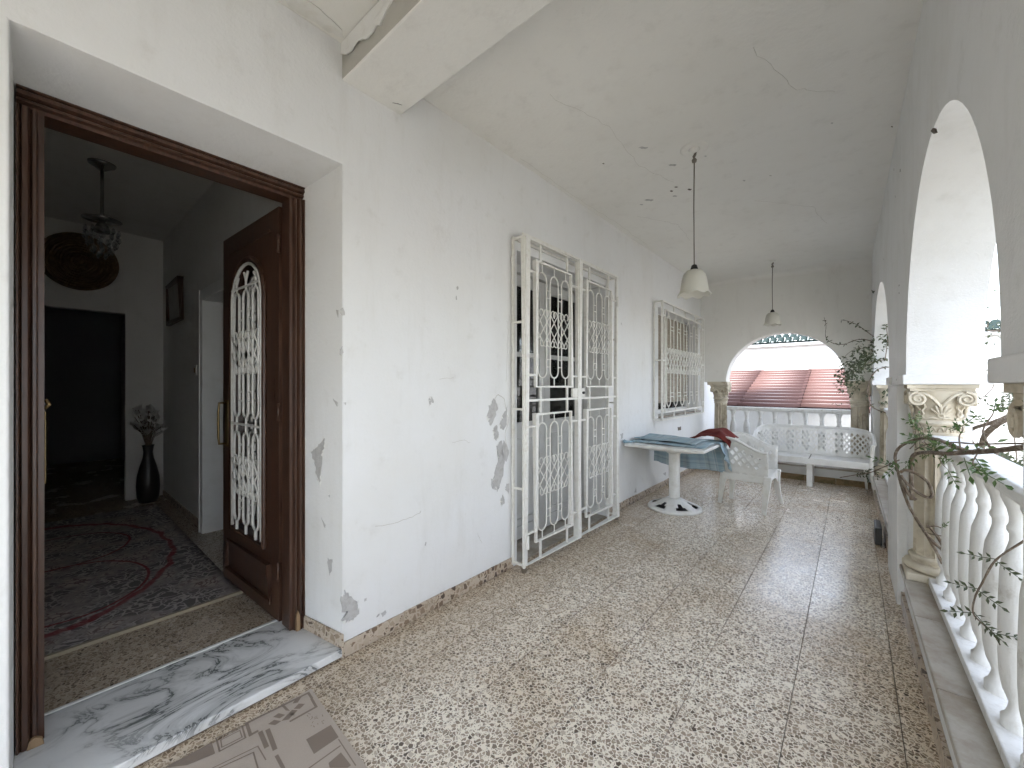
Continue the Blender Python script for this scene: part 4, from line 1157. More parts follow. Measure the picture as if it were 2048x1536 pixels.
# doormat
mt = thing('doormat', 'taupe doormat with brown rectangle motifs in front of the doorstep', 'doormat', (.35, .35, 0))
MZ = .006
ang_m = 0.0
mc = [(0.10, 0.81), (0.10, -0.35), (0.66, -0.35), (0.66, 0.775)]
b = MB().loft([[(x, y, .0005) for x, y in mc], [(x, y, MZ) for x, y in mc]]); o = b.build('mat_body', M['mat'], mt); bevel(o, .002)
def MP(px, py):
    p = onZ(px, py, MZ); return (p.x, p.y)
def motif(pix, name='printed_motif'):
    pts = [MP(*p) for p in pix]
    mk(name, [(x, y, MZ + .0008) for x, y in pts], [tuple(range(len(pts)))], M['matdark'], mt)
zx = lambda x, y: (300 + x * .2246, 1340 + y * .2246)
def mot(*pts): motif([zx(*p) for p in pts])
def motline(pts, wd):
    p = [Vector((*MP(*zx(*q_)), 0)) for q_ in pts]
    b = MB()
    for a, c in zip(p[:-1], p[1:]):
        d = (c - a).normalized(); s = Vector((-d.y, d.x, 0)) * wd / 2
        a2, c2 = a - d * wd / 2, c + d * wd / 2
        b.add([(v.x, v.y, MZ + .0008 + .0002 * rng.random()) for v in (a2 - s, c2 - s, c2 + s, a2 + s)], [(0, 1, 2, 3)])
    b.build('printed_motif', M['matdark'], mt)
mot((1390, 620), (1610, 490), (1680, 600), (1460, 750))
mot((320, 770), (550, 645), (580, 745), (330, 850), (120, 873))
motline([(1255, 455), (1480, 330), (1440, 260)], .010)
motline([(860, 475), (1410, 205), (1440, 250)], .010)
motline([(860, 475), (895, 580), (950, 550)], .012)
motline([(590, 610), (820, 500), (850, 605), (620, 725), (590, 610)], .006)
motline([(630, 625), (800, 540), (820, 600), (640, 690), (630, 625)], .004)
motline([(985, 560), (1035, 680)], .016)
motline([(1050, 540), (1110, 700)], .016)
motline([(560, 873), (960, 680), (1030, 800)], .004)
motline([(620, 873), (920, 735), (960, 873)], .005)
motline([(1420, 873), (1690, 680)], .006)
motline([(1130, 770), (1185, 873)], .012)
mot((1590, 830), (1700, 735), (1790, 850), (1760, 873), (1600, 873))
motline([(1680, 620), (1830, 850)], .004)
for (x, y, dx, dy) in ((1150, 410, 55, -10), (1205, 340, 40, 25), (1330, 325, 50, -22), (1270, 380, 45, -20), (1230, 420, 60, -35), (1310, 270, 40, -30), (1110, 470, 60, -14)):
    mot((x - dx, y - dy), (x - 5, y - 24), (x + dx, y + dy), (x + 5, y + 22))
for k in range(16):
    x, y = rng.uniform(1390, 1550), rng.uniform(390, 520)
    motline([(x, y), (x + rng.uniform(-25, 25), y + rng.uniform(-15, 15))], .0025)

# ================================================================= SECURITY GATE over the second door
gt = thing('security_gate', 'white wrought iron double gate standing proud of the house wall', 'gate', (.08, 3.13, 0))
GX, GXB = .125, .02
GZ0_, GZ1_ = .045, 2.525
for (y) in (2.35, 3.905):
    b = MB(); sqbar(b, [(GX, y, .0), (GX, y, GZ1_)], .009); b.build('gate_post', M['iron'], gt)
    b = MB(); sqbar(b, [(GXB, y, .03), (GXB, y, GZ1_)], .010); b.build('gate_post', M['iron'], gt)
    for z in (.05, .62, 1.22, 1.88, GZ1_ - .004):
        b = MB(); sqbar(b, [(GXB, y, z), (GX - .012, y, z)], .008); b.build('tie_bar', M['iron'], gt)
    MB().sweep([(GX, y, 0), (GX, y, .03)], .02, 8).build('rusty_foot', M['dirtline'], gt)
b = MB(); sqbar(b, [(GX, 2.336, GZ1_ + .008), (GX, 3.919, GZ1_ + .008)], .010); b.build('top_rail', M['iron'], gt)
b = MB(); sqbar(b, [(GXB, 2.34, GZ1_ + .004), (GXB, 3.915, GZ1_ + .004)], .009); b.build('top_rail', M['iron'], gt)
GM = lambda u, z, d: Vector((GX + d, u, z))
def gate_leaf(u0, u1, lock_right):
    b = MB(); sqbar(b, [GM(u0, GZ0_, 0), GM(u1, GZ0_, 0), GM(u1, GZ1_ - .015, 0), GM(u0, GZ1_ - .015, 0)], .0095, True)
    lf = b.build('gate_leaf', M['iron'], gt)
    a, c = u0 + .125, u1 - .115
    for (z0, z1, lz) in ((1.39, 2.365, (1.74, 1.98)), (.185, 1.175, (.56, .80))):
        b = MB(); sqbar(b, [GM(a, z0, 0), GM(c, z0, 0), GM(c, z1, 0), GM(a, z1, 0)], .009, True); b.build('inner_frame', M['iron'], lf)
        us_ = [a + (c - a) * f for f in (.17, .5, .83)]
        grille(lf, GM, us_, (c - a) * .115, z0 + .07, z1 - .07, lz, (z1 - .20, z1 - .26, z0 + .22, z0 + .16), .0062, M['iron'], lat_rng=(a + .006, c - .006), cells=5)
        for u in us_:
            for (p, q_) in ((z0, z0 + .07), (z1 - .07, z1)):
                MB().sweep([GM(u, p, 0), GM(u, q_, 0)], .005, 5).build('stub_bar', M['iron'], lf)
        for z in (z0 + .09, z1 - .09):
            for (p, q_) in ((u0, a), (c, u1)):
                b = MB(); sqbar(b, [GM(p, z, 0), GM(q_, z, 0)], .008); b.build('link_bar', M['iron'], lf)
    for u in (a + .06, c - .06):
        for (p, q_) in ((GZ0_, .185), (1.175, 1.39), (2.365, GZ1_ - .015)):
            b = MB(); sqbar(b, [GM(u, p, 0), GM(u, q_, 0)], .008); b.build('link_bar', M['iron'], lf)
    b = MB(); sqbar(b, [GM(u0, 1.285, 0), GM(u1, 1.285, 0)], .009); b.build('cross_bar', M['iron'], lf)
    hy_ = u0 if lock_right else u1
    for z in (.22, 2.27):
        MB().sweep([GM(hy_, z - .05, .016), GM(hy_, z + .05, .016)], .014, 8).build('hinge', M['iron'], lf, True, 50)
    lu = (u1 - .10, u1 - .013) if lock_right else (u0 + .013, u0 + .09)
    boxo('lock_plate', (GX - .006, lu[0], 1.285 + .012), (GX + .012, lu[1], 1.375), M['iron'], lf, .002)
    if not lock_right:
        MB().sweep([GM(u0 + .05, 1.335, .012), GM(u0 + .05, 1.335, .03)], .012, 10).build('lock_cylinder', M['black'], lf)
    return lf
gate_leaf(2.371, 3.119, True)
gate_leaf(3.141, 3.886, False)
b = MB(); sqbar(b, [GM(3.13, .03, .012), GM(3.13, GZ1_ + .01, .012)], .0065); b.build('meeting_strip', M['iron'], gt)
boxo('wall_catch', (.0, 3.96, 2.31), (.05, 4.0, 2.37), M['iron'], gt, .004)

# glazed inner doors behind the gate
gd = thing('glazed_door', 'white double door with dark glass panes behind the iron gate', 'door', (-.3, 3.16, .0))
b = MB()
for (a, c) in ((2.42, 2.49), (3.83, 3.90)):
    b.box((-.34, a, 0), (-.22, c, 2.46))
b.box((-.34, 2.49, 2.39), (-.22, 3.83, 2.46))
o = b.build('door_surround', M['doorwhite'], gd); bevel(o, .004)
def door_leaf2(y0, y1, name):
    lf = MB()
    X0, X1 = -.31, -.265
    lf.box((X0, y0, .03), (X1, y0 + .085, 2.385)).box((X0, y1 - .085, .03), (X1, y1, 2.385))
    for (z0, z1) in ((.03, .14), (.98, 1.07), (1.66, 1.70), (2.29, 2.385)):
        lf.box((X0 + .001, y0 + .085, z0), (X1 - .001, y1 - .085, z1))
    o = lf.build(name, M['doorwhite'], gd)
    boxo('lower_panel', (X0 + .012, y0 + .086, .141), (X1 - .014, y1 - .086, .979), M['doorwhite'], o)
    bb = MB(); sqbar(bb, [(X1 - .012, y0 + .13, .2), (X1 - .012, y1 - .13, .2), (X1 - .012, y1 - .13, .92), (X1 - .012, y0 + .13, .92)], .010, True); bb.build('panel_moulding', M['doorwhite'], o)
    for (z0, z1) in ((1.071, 1.659), (1.701, 2.289)):
        boxo('glass_pane', (X0 + .02, y0 + .086, z0), (X0 + .025, y1 - .086, z1), M['glass'], o)
    return o
door_leaf2(2.495, 3.158, 'door_leaf')
door_leaf2(3.162, 3.825, 'door_leaf')
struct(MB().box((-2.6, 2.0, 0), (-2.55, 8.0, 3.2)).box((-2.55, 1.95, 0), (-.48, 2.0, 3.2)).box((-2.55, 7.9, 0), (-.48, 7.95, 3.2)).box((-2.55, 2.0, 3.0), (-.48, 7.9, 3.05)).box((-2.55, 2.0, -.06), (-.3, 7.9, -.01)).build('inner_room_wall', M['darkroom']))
MB().box((-.5, 2.42, -.02), (.0, 3.90, .012)).build('door_sill', M['coping'], gd)

# ================================================================= WINDOW and its grille
wd = thing('shuttered_window', 'window with lowered beige roller shutter behind a white grille', 'window', (-.2, 6.35, .98))
b = MB()
b.box((-.26, WIN[0], WIN[2]), (-.19, WIN[0] + .06, WIN[3])).box((-.26, WIN[1] - .06, WIN[2]), (-.19, WIN[1], WIN[3])).box((-.26, WIN[0] + .06, WIN[3] - .06), (-.19, WIN[1] - .06, WIN[3])).box((-.26, WIN[0] + .06, WIN[2]), (-.19, WIN[1] - .06, WIN[2] + .06))
o = b.build('window_frame', M['white'], wd); bevel(o, .004)
s0 = None
z = 1.14
while z < WIN[3] - .05:
    if s0 is None:
        sec = [(-.175, 0), (-.166, .004), (-.160, .02), (-.160, .036), (-.166, .047), (-.175, .049)]
        s0 = MB().loft([[(x, WIN[0] + .03, q_) for x, q_ in sec], [(x, WIN[1] - .03, q_) for x, q_ in sec]]).build('shutter_slat', M['shutter'], wd); o = s0
    else:
        o = dup(s0, wd)
    o.location = (0, 0, z)
    z += .05
boxo('glass_pane', (-.225, WIN[0] + .06, WIN[2] + .06), (-.22, WIN[1] - .06, WIN[3] - .06), M['glass'], wd)
boxo('window_sill', (-.19, WIN[0] + .002, .955), (.04, WIN[1] - .002, .979), M['coping'], wd, .004)
wg = thing('window_grille', 'white wrought iron grille over the shuttered window', 'window grille', (.08, 6.3, .93))
WX, WXB = .12, .015
wa, wb, wz0, wz1 = 5.23, 7.12, .95, 2.50
for (y) in (wa, wb):
    b = MB(); sqbar(b, [(WX, y, wz0), (WX, y, wz1)], .012); b.build('grille_post', M['iron'], wg)
    b = MB(); sqbar(b, [(WXB, y, wz0), (WXB, y, wz1)], .010); b.build('grille_post', M['iron'], wg)
    for z in (wz0, 1.73, wz1):
        b = MB(); sqbar(b, [(WXB, y, z), (WX, y, z)], .009); b.build('tie_bar', M['iron'], wg)
for z in (wz0, 1.05, wz1 - .10, wz1):
    b = MB(); sqbar(b, [(WX, wa + (.10 if 1 < z < 2.45 else 0), z), (WX, wb - (.10 if 1 < z < 2.45 else 0), z)], .010); b.build('cross_bar', M['iron'], wg)
for y in (wa + .10, wb - .10):
    b = MB(); sqbar(b, [(WX, y, 1.05), (WX, y, wz1 - .10)], .009); b.build('inner_bar', M['iron'], wg)
    for z in (1.13, 1.73, 2.32):
        b = MB(); sqbar(b, [(WX, min(y, wa if y < 6 else wb), z), (WX, max(y, wa if y < 6 else wb), z)], .008); b.build('link_bar', M['iron'], wg)
for y in (wa + .45, wb - .45, (wa + wb) / 2):
    for (p, q_) in ((wz0, 1.05), (wz1 - .10, wz1)):
        b = MB(); sqbar(b, [(WX, y, p), (WX, y, q_)], .007); b.build('link_bar', M['iron'], wg)
WMf = lambda u, z, d: Vector((WX + d, u, z))
us_ = [wa + .10 + (wb - wa - .20) * (k + .5) / 6 for k in range(6)]
grille(wg, WMf, us_, .075, 1.12, 2.33, (1.60, 1.87), (2.20, 2.15, 1.30, 1.25), .0075, M['iron'], lat_rng=(wa + .11, wb - .11), cells=14)
for u in us_:
    for (p, q_) in ((1.05, 1.12), (2.33, 2.40)):
        MB().sweep([WMf(u, p, 0), WMf(u, q_, 0)], .006, 5).build('stub_bar', M['iron'], wg)

# ================================================================= PENDANT LAMPS
def pendant(x, y, zcap, label, dia=.118):
    p = thing('pendant_lamp', label, 'lamp', (x, y, CEIL), group='bell shaped pendant lamps of the porch')
    MB().lathe([(.0, CEIL - .007), (.085, CEIL - .007), (.095, CEIL - .004), (.10, CEIL + .001)], (x, y, 0), 28).build('plaster_plate', M['ceil'], p, True, 40)
    MB().lathe([(.012, CEIL - .035), (.028, CEIL - .016), (.04, CEIL - .006)], (x, y, 0), 20).build('ceiling_rose', M['ceil'], p, True)
    MB().sweep([(x + .012 * math.cos(a), y, CEIL - .045 + .016 * math.sin(a)) for a in [i * .5 - 2.2 for i in range(10)]], .004, 6).build('hook', M['chrome'], p, True)
    b = MB().sweep([(x + .012, y, CEIL - .03), (x - .008, y + .004, CEIL - .055), (x + .004, y, CEIL - .075)], .007, 6)
    b.lathe([(.004, CEIL - .105), (.016, CEIL - .10), (.018, CEIL - .085), (.008, CEIL - .07)], (x, y, 0), 12)
    b.build('cord_grip', M['cord'], p, True)
    MB().sweep([(x, y, CEIL - .10), (x - .003, y, (CEIL + zcap) / 2), (x, y, zcap)], .0045, 6).build('cord', M['cord'], p, True)
    MB().lathe([(.006, zcap + .012), (.018, zcap + .006), (.026, zcap - .02), (.027, zcap - .035), (.0, zcap - .036)][::-1], (x, y, 0), 20).build('lamp_cap', M['black'], p, True)
    n = 60; rings = []
    prof_ = [(.022, -.03), (.052, -.040), (.072, -.065), (.082, -.10), (.088, -.14), (.092, -.17), (.096, -.19), (.106, -.207), (.114, -.216)]
    for k, (r_, z) in enumerate(prof_):
        sc_ = max(0, (k - 5) / 3) * .6
        rings.append([(x + r_ * (1 + .05 * sc_ * math.cos(8 * a)) * math.cos(a) * dia / .118, y + r_ * (1 + .05 * sc_ * math.cos(8 * a)) * math.sin(a) * dia / .118, zcap + (z - .014 * sc_ * math.cos(8 * a)) * dia / .118) for a in [2 * math.pi * j / n for j in range(n)]])
    o = MB().loft(rings, cap=False).build('glass_shade', M['lampglass'], p, True)
    m_ = o.modifiers.new('s', 'SOLIDIFY'); m_.thickness = .004
    MB().lathe([(.0, zcap - .13), (.02, zcap - .125), (.026, zcap - .10), (.018, zcap - .075), (.013, zcap - .04)], (x, y, 0), 16).build('bulb', M['lampglass'], p, True)
pendant(1.108, 3.14, 2.285, 'frosted bell pendant lamp hanging nearest, in front of the gate')
pendant(1.15, 6.64, 2.45, 'smaller looking bell pendant lamp hanging farther back, above the end arch', .112)

# ================================================================= TABLE, cloth, chair, bench
tb = thing('pedestal_table', 'white plastic square table on a round pedestal by the house wall', 'table', (.45, 4.7, 0))
tx, ty, tz, ts = .45, 4.70, .745, .85
h = ts / 2
def sqring(hh, z, r=.03, n=4):
    out = []
    for (sx, sy, a0) in ((1, 1, 0), (-1, 1, 90), (-1, -1, 180), (1, -1, 270)):
        for k in range(n + 1):
            a = R(a0 + 90 * k / n)
            out.append((tx + sx * (hh - r) + r * math.cos(a), ty + sy * (hh - r) + r * math.sin(a), z))
    return out
b = MB().loft([sqring(h * .55, tz - .075), sqring(h - .03, tz - .034), sqring(h - .004, tz - .03), sqring(h, tz - .022), sqring(h, tz - .006), sqring(h - .006, tz)])
o = b.build('table_top', M['plastic'], tb, True, 35)
MB().lathe([(.10, tz - .075), (.10, tz - .10), (.062, tz - .125), (.058, .20), (.060, .10), (.068, .075)][::-1], (tx, ty, 0), 32).build('pedestal', M['plastic'], tb, True, 40)
MB().lathe([(.115, tz - .076), (.118, tz - .088), (.10, tz - .092)][::-1], (tx, ty, 0), 32).build('collar', M['basket'], tb, True)
# domed foot with six openings
b = MB(); n = 48; nr = 6
rad = [.062, .085, .14, .195, .245, .275, .29, .292]
hz = [.125, .112, .085, .060, .040, .030, .018, .0]
def footp(i, j):
    a = 2 * math.pi * j / n
    return (tx + rad[i] * math.cos(a), ty + rad[i] * math.sin(a), hz[i])
vv = [footp(i, j) for i in range(len(rad)) for j in range(n)]
ff = []
for i in range(len(rad) - 1):
    for j in range(n):
        ph = (j + 3) % 8
        hole = (i == 3 and ph in (2, 3, 4, 5)) or (i == 2 and ph in (3, 4))
        if hole: continue
        ff.append((i * n + j, (i + 1) * n + j, (i + 1) * n + (j + 1) % n, i * n + (j + 1) % n))
o = mk('foot', vv, ff, M['plastic'], tb, True)
m_ = o.modifiers.new('s', 'SOLIDIFY'); m_.thickness = .006; m_.offset = -1
MB().lathe([(.0, .003), (.26, .003), (.26, .006), (.0, .006)], (tx, ty, 0), 32).build('foot_shade_disc', M['black'], tb)  # black disc standing in for the shade seen through the foot's openings

# plaid cloth: folded layer on top and a hanging fall behind
pc = thing('plaid_tablecloth', 'blue plaid cloth folded on the table, its end hanging down behind', 'tablecloth', (.45, 4.75, tz))
def sheet(name, mat, fn, nu, nv, parent, thick=.004, uvf=None):
    vs_ = []; uvs = []
    for i in range(nu + 1):
        for j in range(nv + 1):
            u, v = i / nu, j / nv
            vs_.append(fn(u, v)); uvs.append(uvf(u, v) if uvf else (u, v))
    fs = [(i * (nv + 1) + j, (i + 1) * (nv + 1) + j, (i + 1) * (nv + 1) + j + 1, i * (nv + 1) + j + 1) for i in range(nu) for j in range(nv)]
    o = mk(name, vs_, fs, mat, parent, True, uvs)
    m_ = o.modifiers.new('s', 'SOLIDIFY'); m_.thickness = thick; m_.offset = 1
    return o
def nz(x, y, s=5, k=0):
    return noise.noise(Vector((x * s, y * s, k)))
def top_cloth(u, v, lay):
    x = .035 + .80 * u - lay * .06 * (1 - u) + .03 * nz(u, v, 2.2, lay)
    y = 4.40 + .70 * v + .10 * (1 - u) * (lay * .5) + .05 * nz(u, v, 2.5, 3 + lay)
    edge = min(u, 1 - u, v, 1 - v)
    z = tz + .004 + lay * .016 + .012 * min(1, edge * 12) + .014 * max(0, nz(u, v, 4.5, 7 + lay)) + .006 * math.sin(v * 9 + u * 4)
    return (x, y, max(tz + .004 + lay * .012, z))
sheet('folded_layer', M['plaid'], lambda u, v: top_cloth(u, v, 0), 40, 36, pc, .005, lambda u, v: (u * .8, v * .7))
sheet('folded_layer', M['plaid'], lambda u, v: top_cloth(.08 + u * .80, .12 + v * .70, 1), 40, 34, pc, .005, lambda u, v: (.3 + v * .6, u * .7))
def hang(u, v):
    # u along the back edge, v: over the edge and down
    x = .06 + .80 * u
    yb = 5.125
    if v < .25:
        f = v / .25
        return (x, yb - .12 + .125 * f, tz + .012 + .004 * math.sin(u * 17) + .006 * (1 - f))
    f = (v - .25) / .75
    dz = f * (.33 + .06 * u + .02 * math.sin(u * 5))
    fold = .020 * f * math.sin(u * 21 + 1.2 * math.sin(u * 5)) + .012 * f * math.sin(u * 47)
    return (x + .05 * f * (u - .4) + .05 * u * f, yb + .012 + fold + .02 * f, tz + .012 - dz)
sheet('hanging_fall', M['plaid'], hang, 70, 30, pc, .004, lambda u, v: (u * .85, v * .75))
def corner(u, v):    # the end that wraps over the right-hand edge towards the chair
    y = 4.86 + .27 * u
    if v < .2:
        f = v / .2
        return (.78 + .105 * f, y, tz + .014 + .004 * math.sin(u * 9))
    f = (v - .2) / .8
    return (.888 + .02 * f + .016 * math.sin(u * 16) * f + .05 * f * u, y + .03 * f, tz + .014 - f * (.10 + .30 * u))
sheet('hanging_fall', M['plaid'], corner, 26, 26, pc, .004, lambda u, v: (u * .3, .2 + v * .6))
b = MB().sweep([(.03, 4.33, tz + .004), (.022, 4.30, tz + .02), (.03, 4.285, tz + .03), (.05, 4.31, tz + .018), (.10, 4.42, tz + .012)], [.012, .018, .016, .014, .006], 8)
o = b.build('twisted_corner', M['plaid'], pc, True)

# tub chair (faces +X), shell with diamond perforations
def lat_shell(name, fn, N, Mv, hole, s, mat, parent, thick):
    vs_ = {}; vl = []; fs = []
    def vid(key, u, v):
        if key not in vs_:
            vs_[key] = len(vl); vl.append(fn(u / N, v / Mv))
        return vs_[key]
    for i in range(N + 1):
        for j in range(Mv + 1):
            if (i + j) % 2: continue
            out = [(i + 1, j), (i, j + 1), (i - 1, j), (i, j - 1)]
            ok = [0 <= a <= N and 0 <= c <= Mv for a, c in out]
            if all(ok):
                O = [vid(p, *p) for p in out]
                I = [vid((i, j, k), i + (p[0] - i) * s, j + (p[1] - j) * s) for k, p in enumerate(out)]
                for k in range(4):
                    fs.append((O[k], O[(k + 1) % 4], I[(k + 1) % 4], I[k]))
                if not hole(i, j):
                    fs.append(tuple(I))
            else:
                P = [vid(p, *p) for p, o_ in zip(out, ok) if o_]
                if len(P) == 3:
                    fs.append(tuple(P))
                elif len(P) == 2:
                    cc = vid((i, j, 'c'), i, j)
                    fs.append((P[0], P[1], cc))
    import bmesh
    o = mk(name, vl, fs, mat, parent, True)
    bm = bmesh.new(); bm.from_mesh(o.data); bmesh.ops.recalc_face_normals(bm, faces=bm.faces); bm.to_mesh(o.data); bm.free()
    m_ = o.modifiers.new('s', 'SOLIDIFY'); m_.thickness = thick; m_.offset = 0
    return o
def upath(wd_, dp, cr):
    """U-shaped plan from front-right round the back to front-left; x forward, y across"""
    pts = []
    L1 = dp - cr; La = cr * math.pi / 2; L2 = wd_ - 2 * cr
    tot = 2 * L1 + 2 * La + L2
    def f(t):
        d = t * tot
        if d < L1: return (dp / 2 - d, -wd_ / 2), (0, -1)
        d -= L1
        if d < La:
            a = d / cr; return (-dp / 2 + cr - cr * math.sin(a), -wd_ / 2 + cr - cr * math.cos(a)), (-math.sin(a), -math.cos(a))
        d -= La
        if d < L2: return (-dp / 2, -wd_ / 2 + cr + d), (-1, 0)
        d -= L2
        if d < La:
            a = d / cr; return (-dp / 2 + cr - cr * math.cos(a), wd_ / 2 - cr + cr * math.sin(a)), (-math.cos(a), math.sin(a))
        d -= La
        return (-dp / 2 + cr + d, wd_ / 2), (0, 1)
    return f
def seat_furniture(root, wd_, dp, cr, zseat, ztop_arm, ztop_back, N, Mv, hole, flare, mat, legs, split=False):
    U = upath(wd_, dp, cr)
    def top(t):
        k = max(0, min(1, (min(t, 1 - t) - .02) / .26)); k = k * k * (3 - 2 * k)
        return ztop_arm + (ztop_back - ztop_arm) * k
    def shell(t, v):
        (x, y), (nx_, ny_) = U(t)
        z = zseat - .02 + (top(t) - zseat + .02) * v
        o_ = flare * v ** 1.3
        return (x + nx_ * o_, y + ny_ * o_, z)
    lat_shell('backrest', shell, N, Mv, hole, .62, mat, root, .007)
    rim = []
    for k in range(81):
        t = k / 80; (x, y), (nx_, ny_) = U(t)
        rim.append((x + nx_ * (flare + .012), y + ny_ * (flare + .012), top(t) + .002))
    MB().sweep(rim, .016, 8).build('rim', mat, root, True)
    # seat
    b = MB()
    sp_ = []
    for k in range(41):
        (x, y), _ = U(k / 40); sp_.append((x, y))
    ring0 = [(x, y, zseat - .07) for x, y in sp_]
    ring1 = [(x, y, zseat) for x, y in sp_]
    ring2 = [(x * .9, y * .92, zseat - .004) for x, y in sp_]
    ring3 = [(x * .6, y * .6, zseat - .014) for x, y in sp_]
    b.loft([ring0, ring1, ring2, ring3])
    b.build('seat', mat, root, True, 40)
    return U, top
cr_ = thing('plastic_armchair', 'white plastic armchair with perforated back beside the table', 'chair', (1.07, 5.37, 0), R(-2), world=False)
def chole(i, j):
    return (3 <= j <= 6 and (2 <= i <= 9 or 27 <= i <= 34)) or (4 <= j <= 6 and 13 <= i <= 23) or (j in (5, 6) and i in (10, 11, 25, 26))
U, top = seat_furniture(cr_, .52, .50, .17, .405, .665, .80, 36, 8, chole, .035, M['plastic'], None)
def leg_loft(name, p0, p1, w0, w1, parent, bend=(0, 0), mat='plastic', tk=.5):
    p0, p1 = Vector(p0), Vector(p1); rings = []
    d = Vector((p1.x - p0.x, p1.y - p0.y, 0))
    for k in range(7):
        f = k / 6
        c = p0.lerp(p1, f) + Vector((bend[0], bend[1], 0)) * math.sin(math.pi * f)
        wv_ = w0 + (w1 - w0) * f
        rings.append([(c.x - wv_, c.y - wv_ * tk, c.z), (c.x + wv_, c.y - wv_ * tk, c.z), (c.x + wv_, c.y + wv_ * tk, c.z), (c.x - wv_, c.y + wv_ * tk, c.z)])
    o = MB().loft(rings).build(name, M[mat], parent); bevel(o, .006)
    return o
leg_loft('leg', (.245, -.265, .41), (.215, -.300, 0), .038, .02, cr_, tk=.75)
leg_loft('leg', (.245, .265, .41), (.285, .315, 0), .038, .02, cr_, (-.02, 0), tk=.75)
leg_loft('leg', (-.20, -.21, .41), (-.275, -.115, 0), .036, .02, cr_)
leg_loft('leg', (-.20, .21, .41), (-.22, .17, 0), .036, .02, cr_)
b = MB()           # arched front apron
apr = []
for k in range(13):
    f = k / 12; y = -.25 + .50 * f
    apr.append((y, .345 - .075 * (abs(2 * f - 1) ** 2.5)))
b.loft([[(.235, y, z) for y, z in apr] + [(.235, y, .40) for y, z in reversed(apr)], [(.255, y, z) for y, z in apr] + [(.255, y, .40) for y, z in reversed(apr)]])
b.build('front_apron', M['plastic'], cr_)
b = MB()
b.loft([[(x, -.266, z) for x, z in ((-.20, .33), (.24, .33), (.24, .405), (-.20, .405))], [(x, -.250, z) for x, z in ((-.20, .33), (.24, .33), (.24, .405), (-.20, .405))]])
b.build('side_apron', M['plastic'], cr_)

# maroon garment over the chair back
mg = thing('maroon_garment', 'dark maroon cloth draped over the back of the armchair', 'garment', (.72, 5.25, .74))
def garment(u, v):
    a = (v - .5) * 2          # across the rim: -1 table side, 1 seat side
    y = 5.00 + .56 * u
    x = .79 + .17 * a - .02 * u + .02 * nz(u, v, 3, 1) - (.16 * (1 - u) * abs(a) if a < 0 else 0)
    z = .865 + .020 * math.sin(u * 3.1) - .105 * abs(a) ** 2.2 - .05 * (1 - u) ** 3 + .026 * nz(u, v, 4, 5) + .010 * math.sin(u * 14 + v * 5)
    return (x, y, z)
sheet('drape', M['maroon'], garment, 40, 36, mg, .008)

# bench
bn = thing('plastic_bench', 'white plastic bench with diamond lattice back against the end balustrade', 'bench', (1.55, 7.03, 0), R(-90), world=False)
def bhole(i, j):
    return 2 <= j <= 8 and 2 <= i <= 70 and not (j == 2 and i % 8 == 0)
U, top = seat_furniture(bn, 1.26, .44, .14, .41, .645, .80, 72, 10, bhole, .03, M['plastic'], None)
boxo('front_apron', (.205, -.62, .325), (.225, .62, .405), M['plastic'], bn, .006)
b = MB()
for k in range(-28, 29):
    if abs(k) < 2: continue
    b.box((.2255, k * .021 - .004, .345), (.2275, k * .021 + .004, .392))
b.build('apron_ribs', M['plastic'], bn)
boxo('seat_joint', (-.19, -.004, .3965), (.2262, .004, .4085), M['cord'], bn)
for sg in (-1, 1):
    rings = []
    for k in range(9):
        f = k / 8
        z = .645 * (1 - f)
        x = .215 + .03 * (f ** 3) - .01 * math.sin(math.pi * f)
        y = sg * (.655 + .0 * f - .02 * math.sin(math.pi * f) + .035 * f ** 4 )
        wv_ = .045 - .018 * f
        rings.append([(x - wv_, y - .018, z), (x + wv_ * .6, y - .018, z), (x + wv_ * .6, y + .018, z), (x - wv_, y + .018, z)])
    o = MB().loft(rings).build('leg', M['plastic'], bn, True, 40); bevel(o, .006)
    leg_loft('leg', (-.17, sg * .58, .40), (-.20, sg * .60, 0), .04, .026, bn)
leg_loft('leg', (.12, 0, .40), (.12, 0, 0), .028, .026, bn, tk=1.3)
leg_loft('leg', (-.15, 0, .40), (-.17, 0, 0), .03, .026, bn, tk=1.3)

# ================================================================= VINE
def leaflet(mb, p, d, up, L, wd_=.42):
    d = d.normalized(); s = d.cross(up)
    if s.length < 1e-3: s = d.orthogonal()
    s.normalize(); n_ = s.cross(d)
    m = p + d * L * .5 - n_ * L * .06
    mb.add([p, p + d * L * .45 + s * L * wd_ * .5 + n_ * L * .08, p + d * L, p + d * L * .45 - s * L * wd_ * .5 + n_ * L * .08, m], [(0, 1, 4), (1, 2, 4), (2, 3, 4), (3, 0, 4)])
def rvec(r_):
    return Vector((r_.uniform(-1, 1), r_.uniform(-1, 1), r_.uniform(-1, 1)))
def spline(pts, k=8):
    pts = [Vector(p) for p in pts]; out = []
    for i in range(len(pts) - 1):
        p0, p1, p2, p3 = pts[max(i - 1, 0)], pts[i], pts[i + 1], pts[min(i + 2, len(pts) - 1)]
        for j in range(k):
            f = j / k
            out.append(.5 * ((2 * p1) + (p2 - p0) * f + (2 * p0 - 5 * p1 + 4 * p2 - p3) * f * f + (3 * p1 - p0 - 3 * p2 + p3) * f ** 3))
    out.append(pts[-1]); return out
def stem(pix, Y, r0, r1, parent, name='stem', knob=.3, dY=None):
    q = [onX(*p_) if len(p_) == 3 else onY(*p_, Y if dY is None else Y + dY[i]) for i, p_ in enumerate(pix)]
    pts = spline(q); n_ = len(pts)
    b = MB().sweep(pts, [(r0 + (r1 - r0) * i / (n_ - 1)) * (1 + knob * noise.noise(Vector((i * .7, r0 * 100, 0)))) for i in range(n_)], 7)
    b.build(name, M['bark'], parent, True)
    return pts
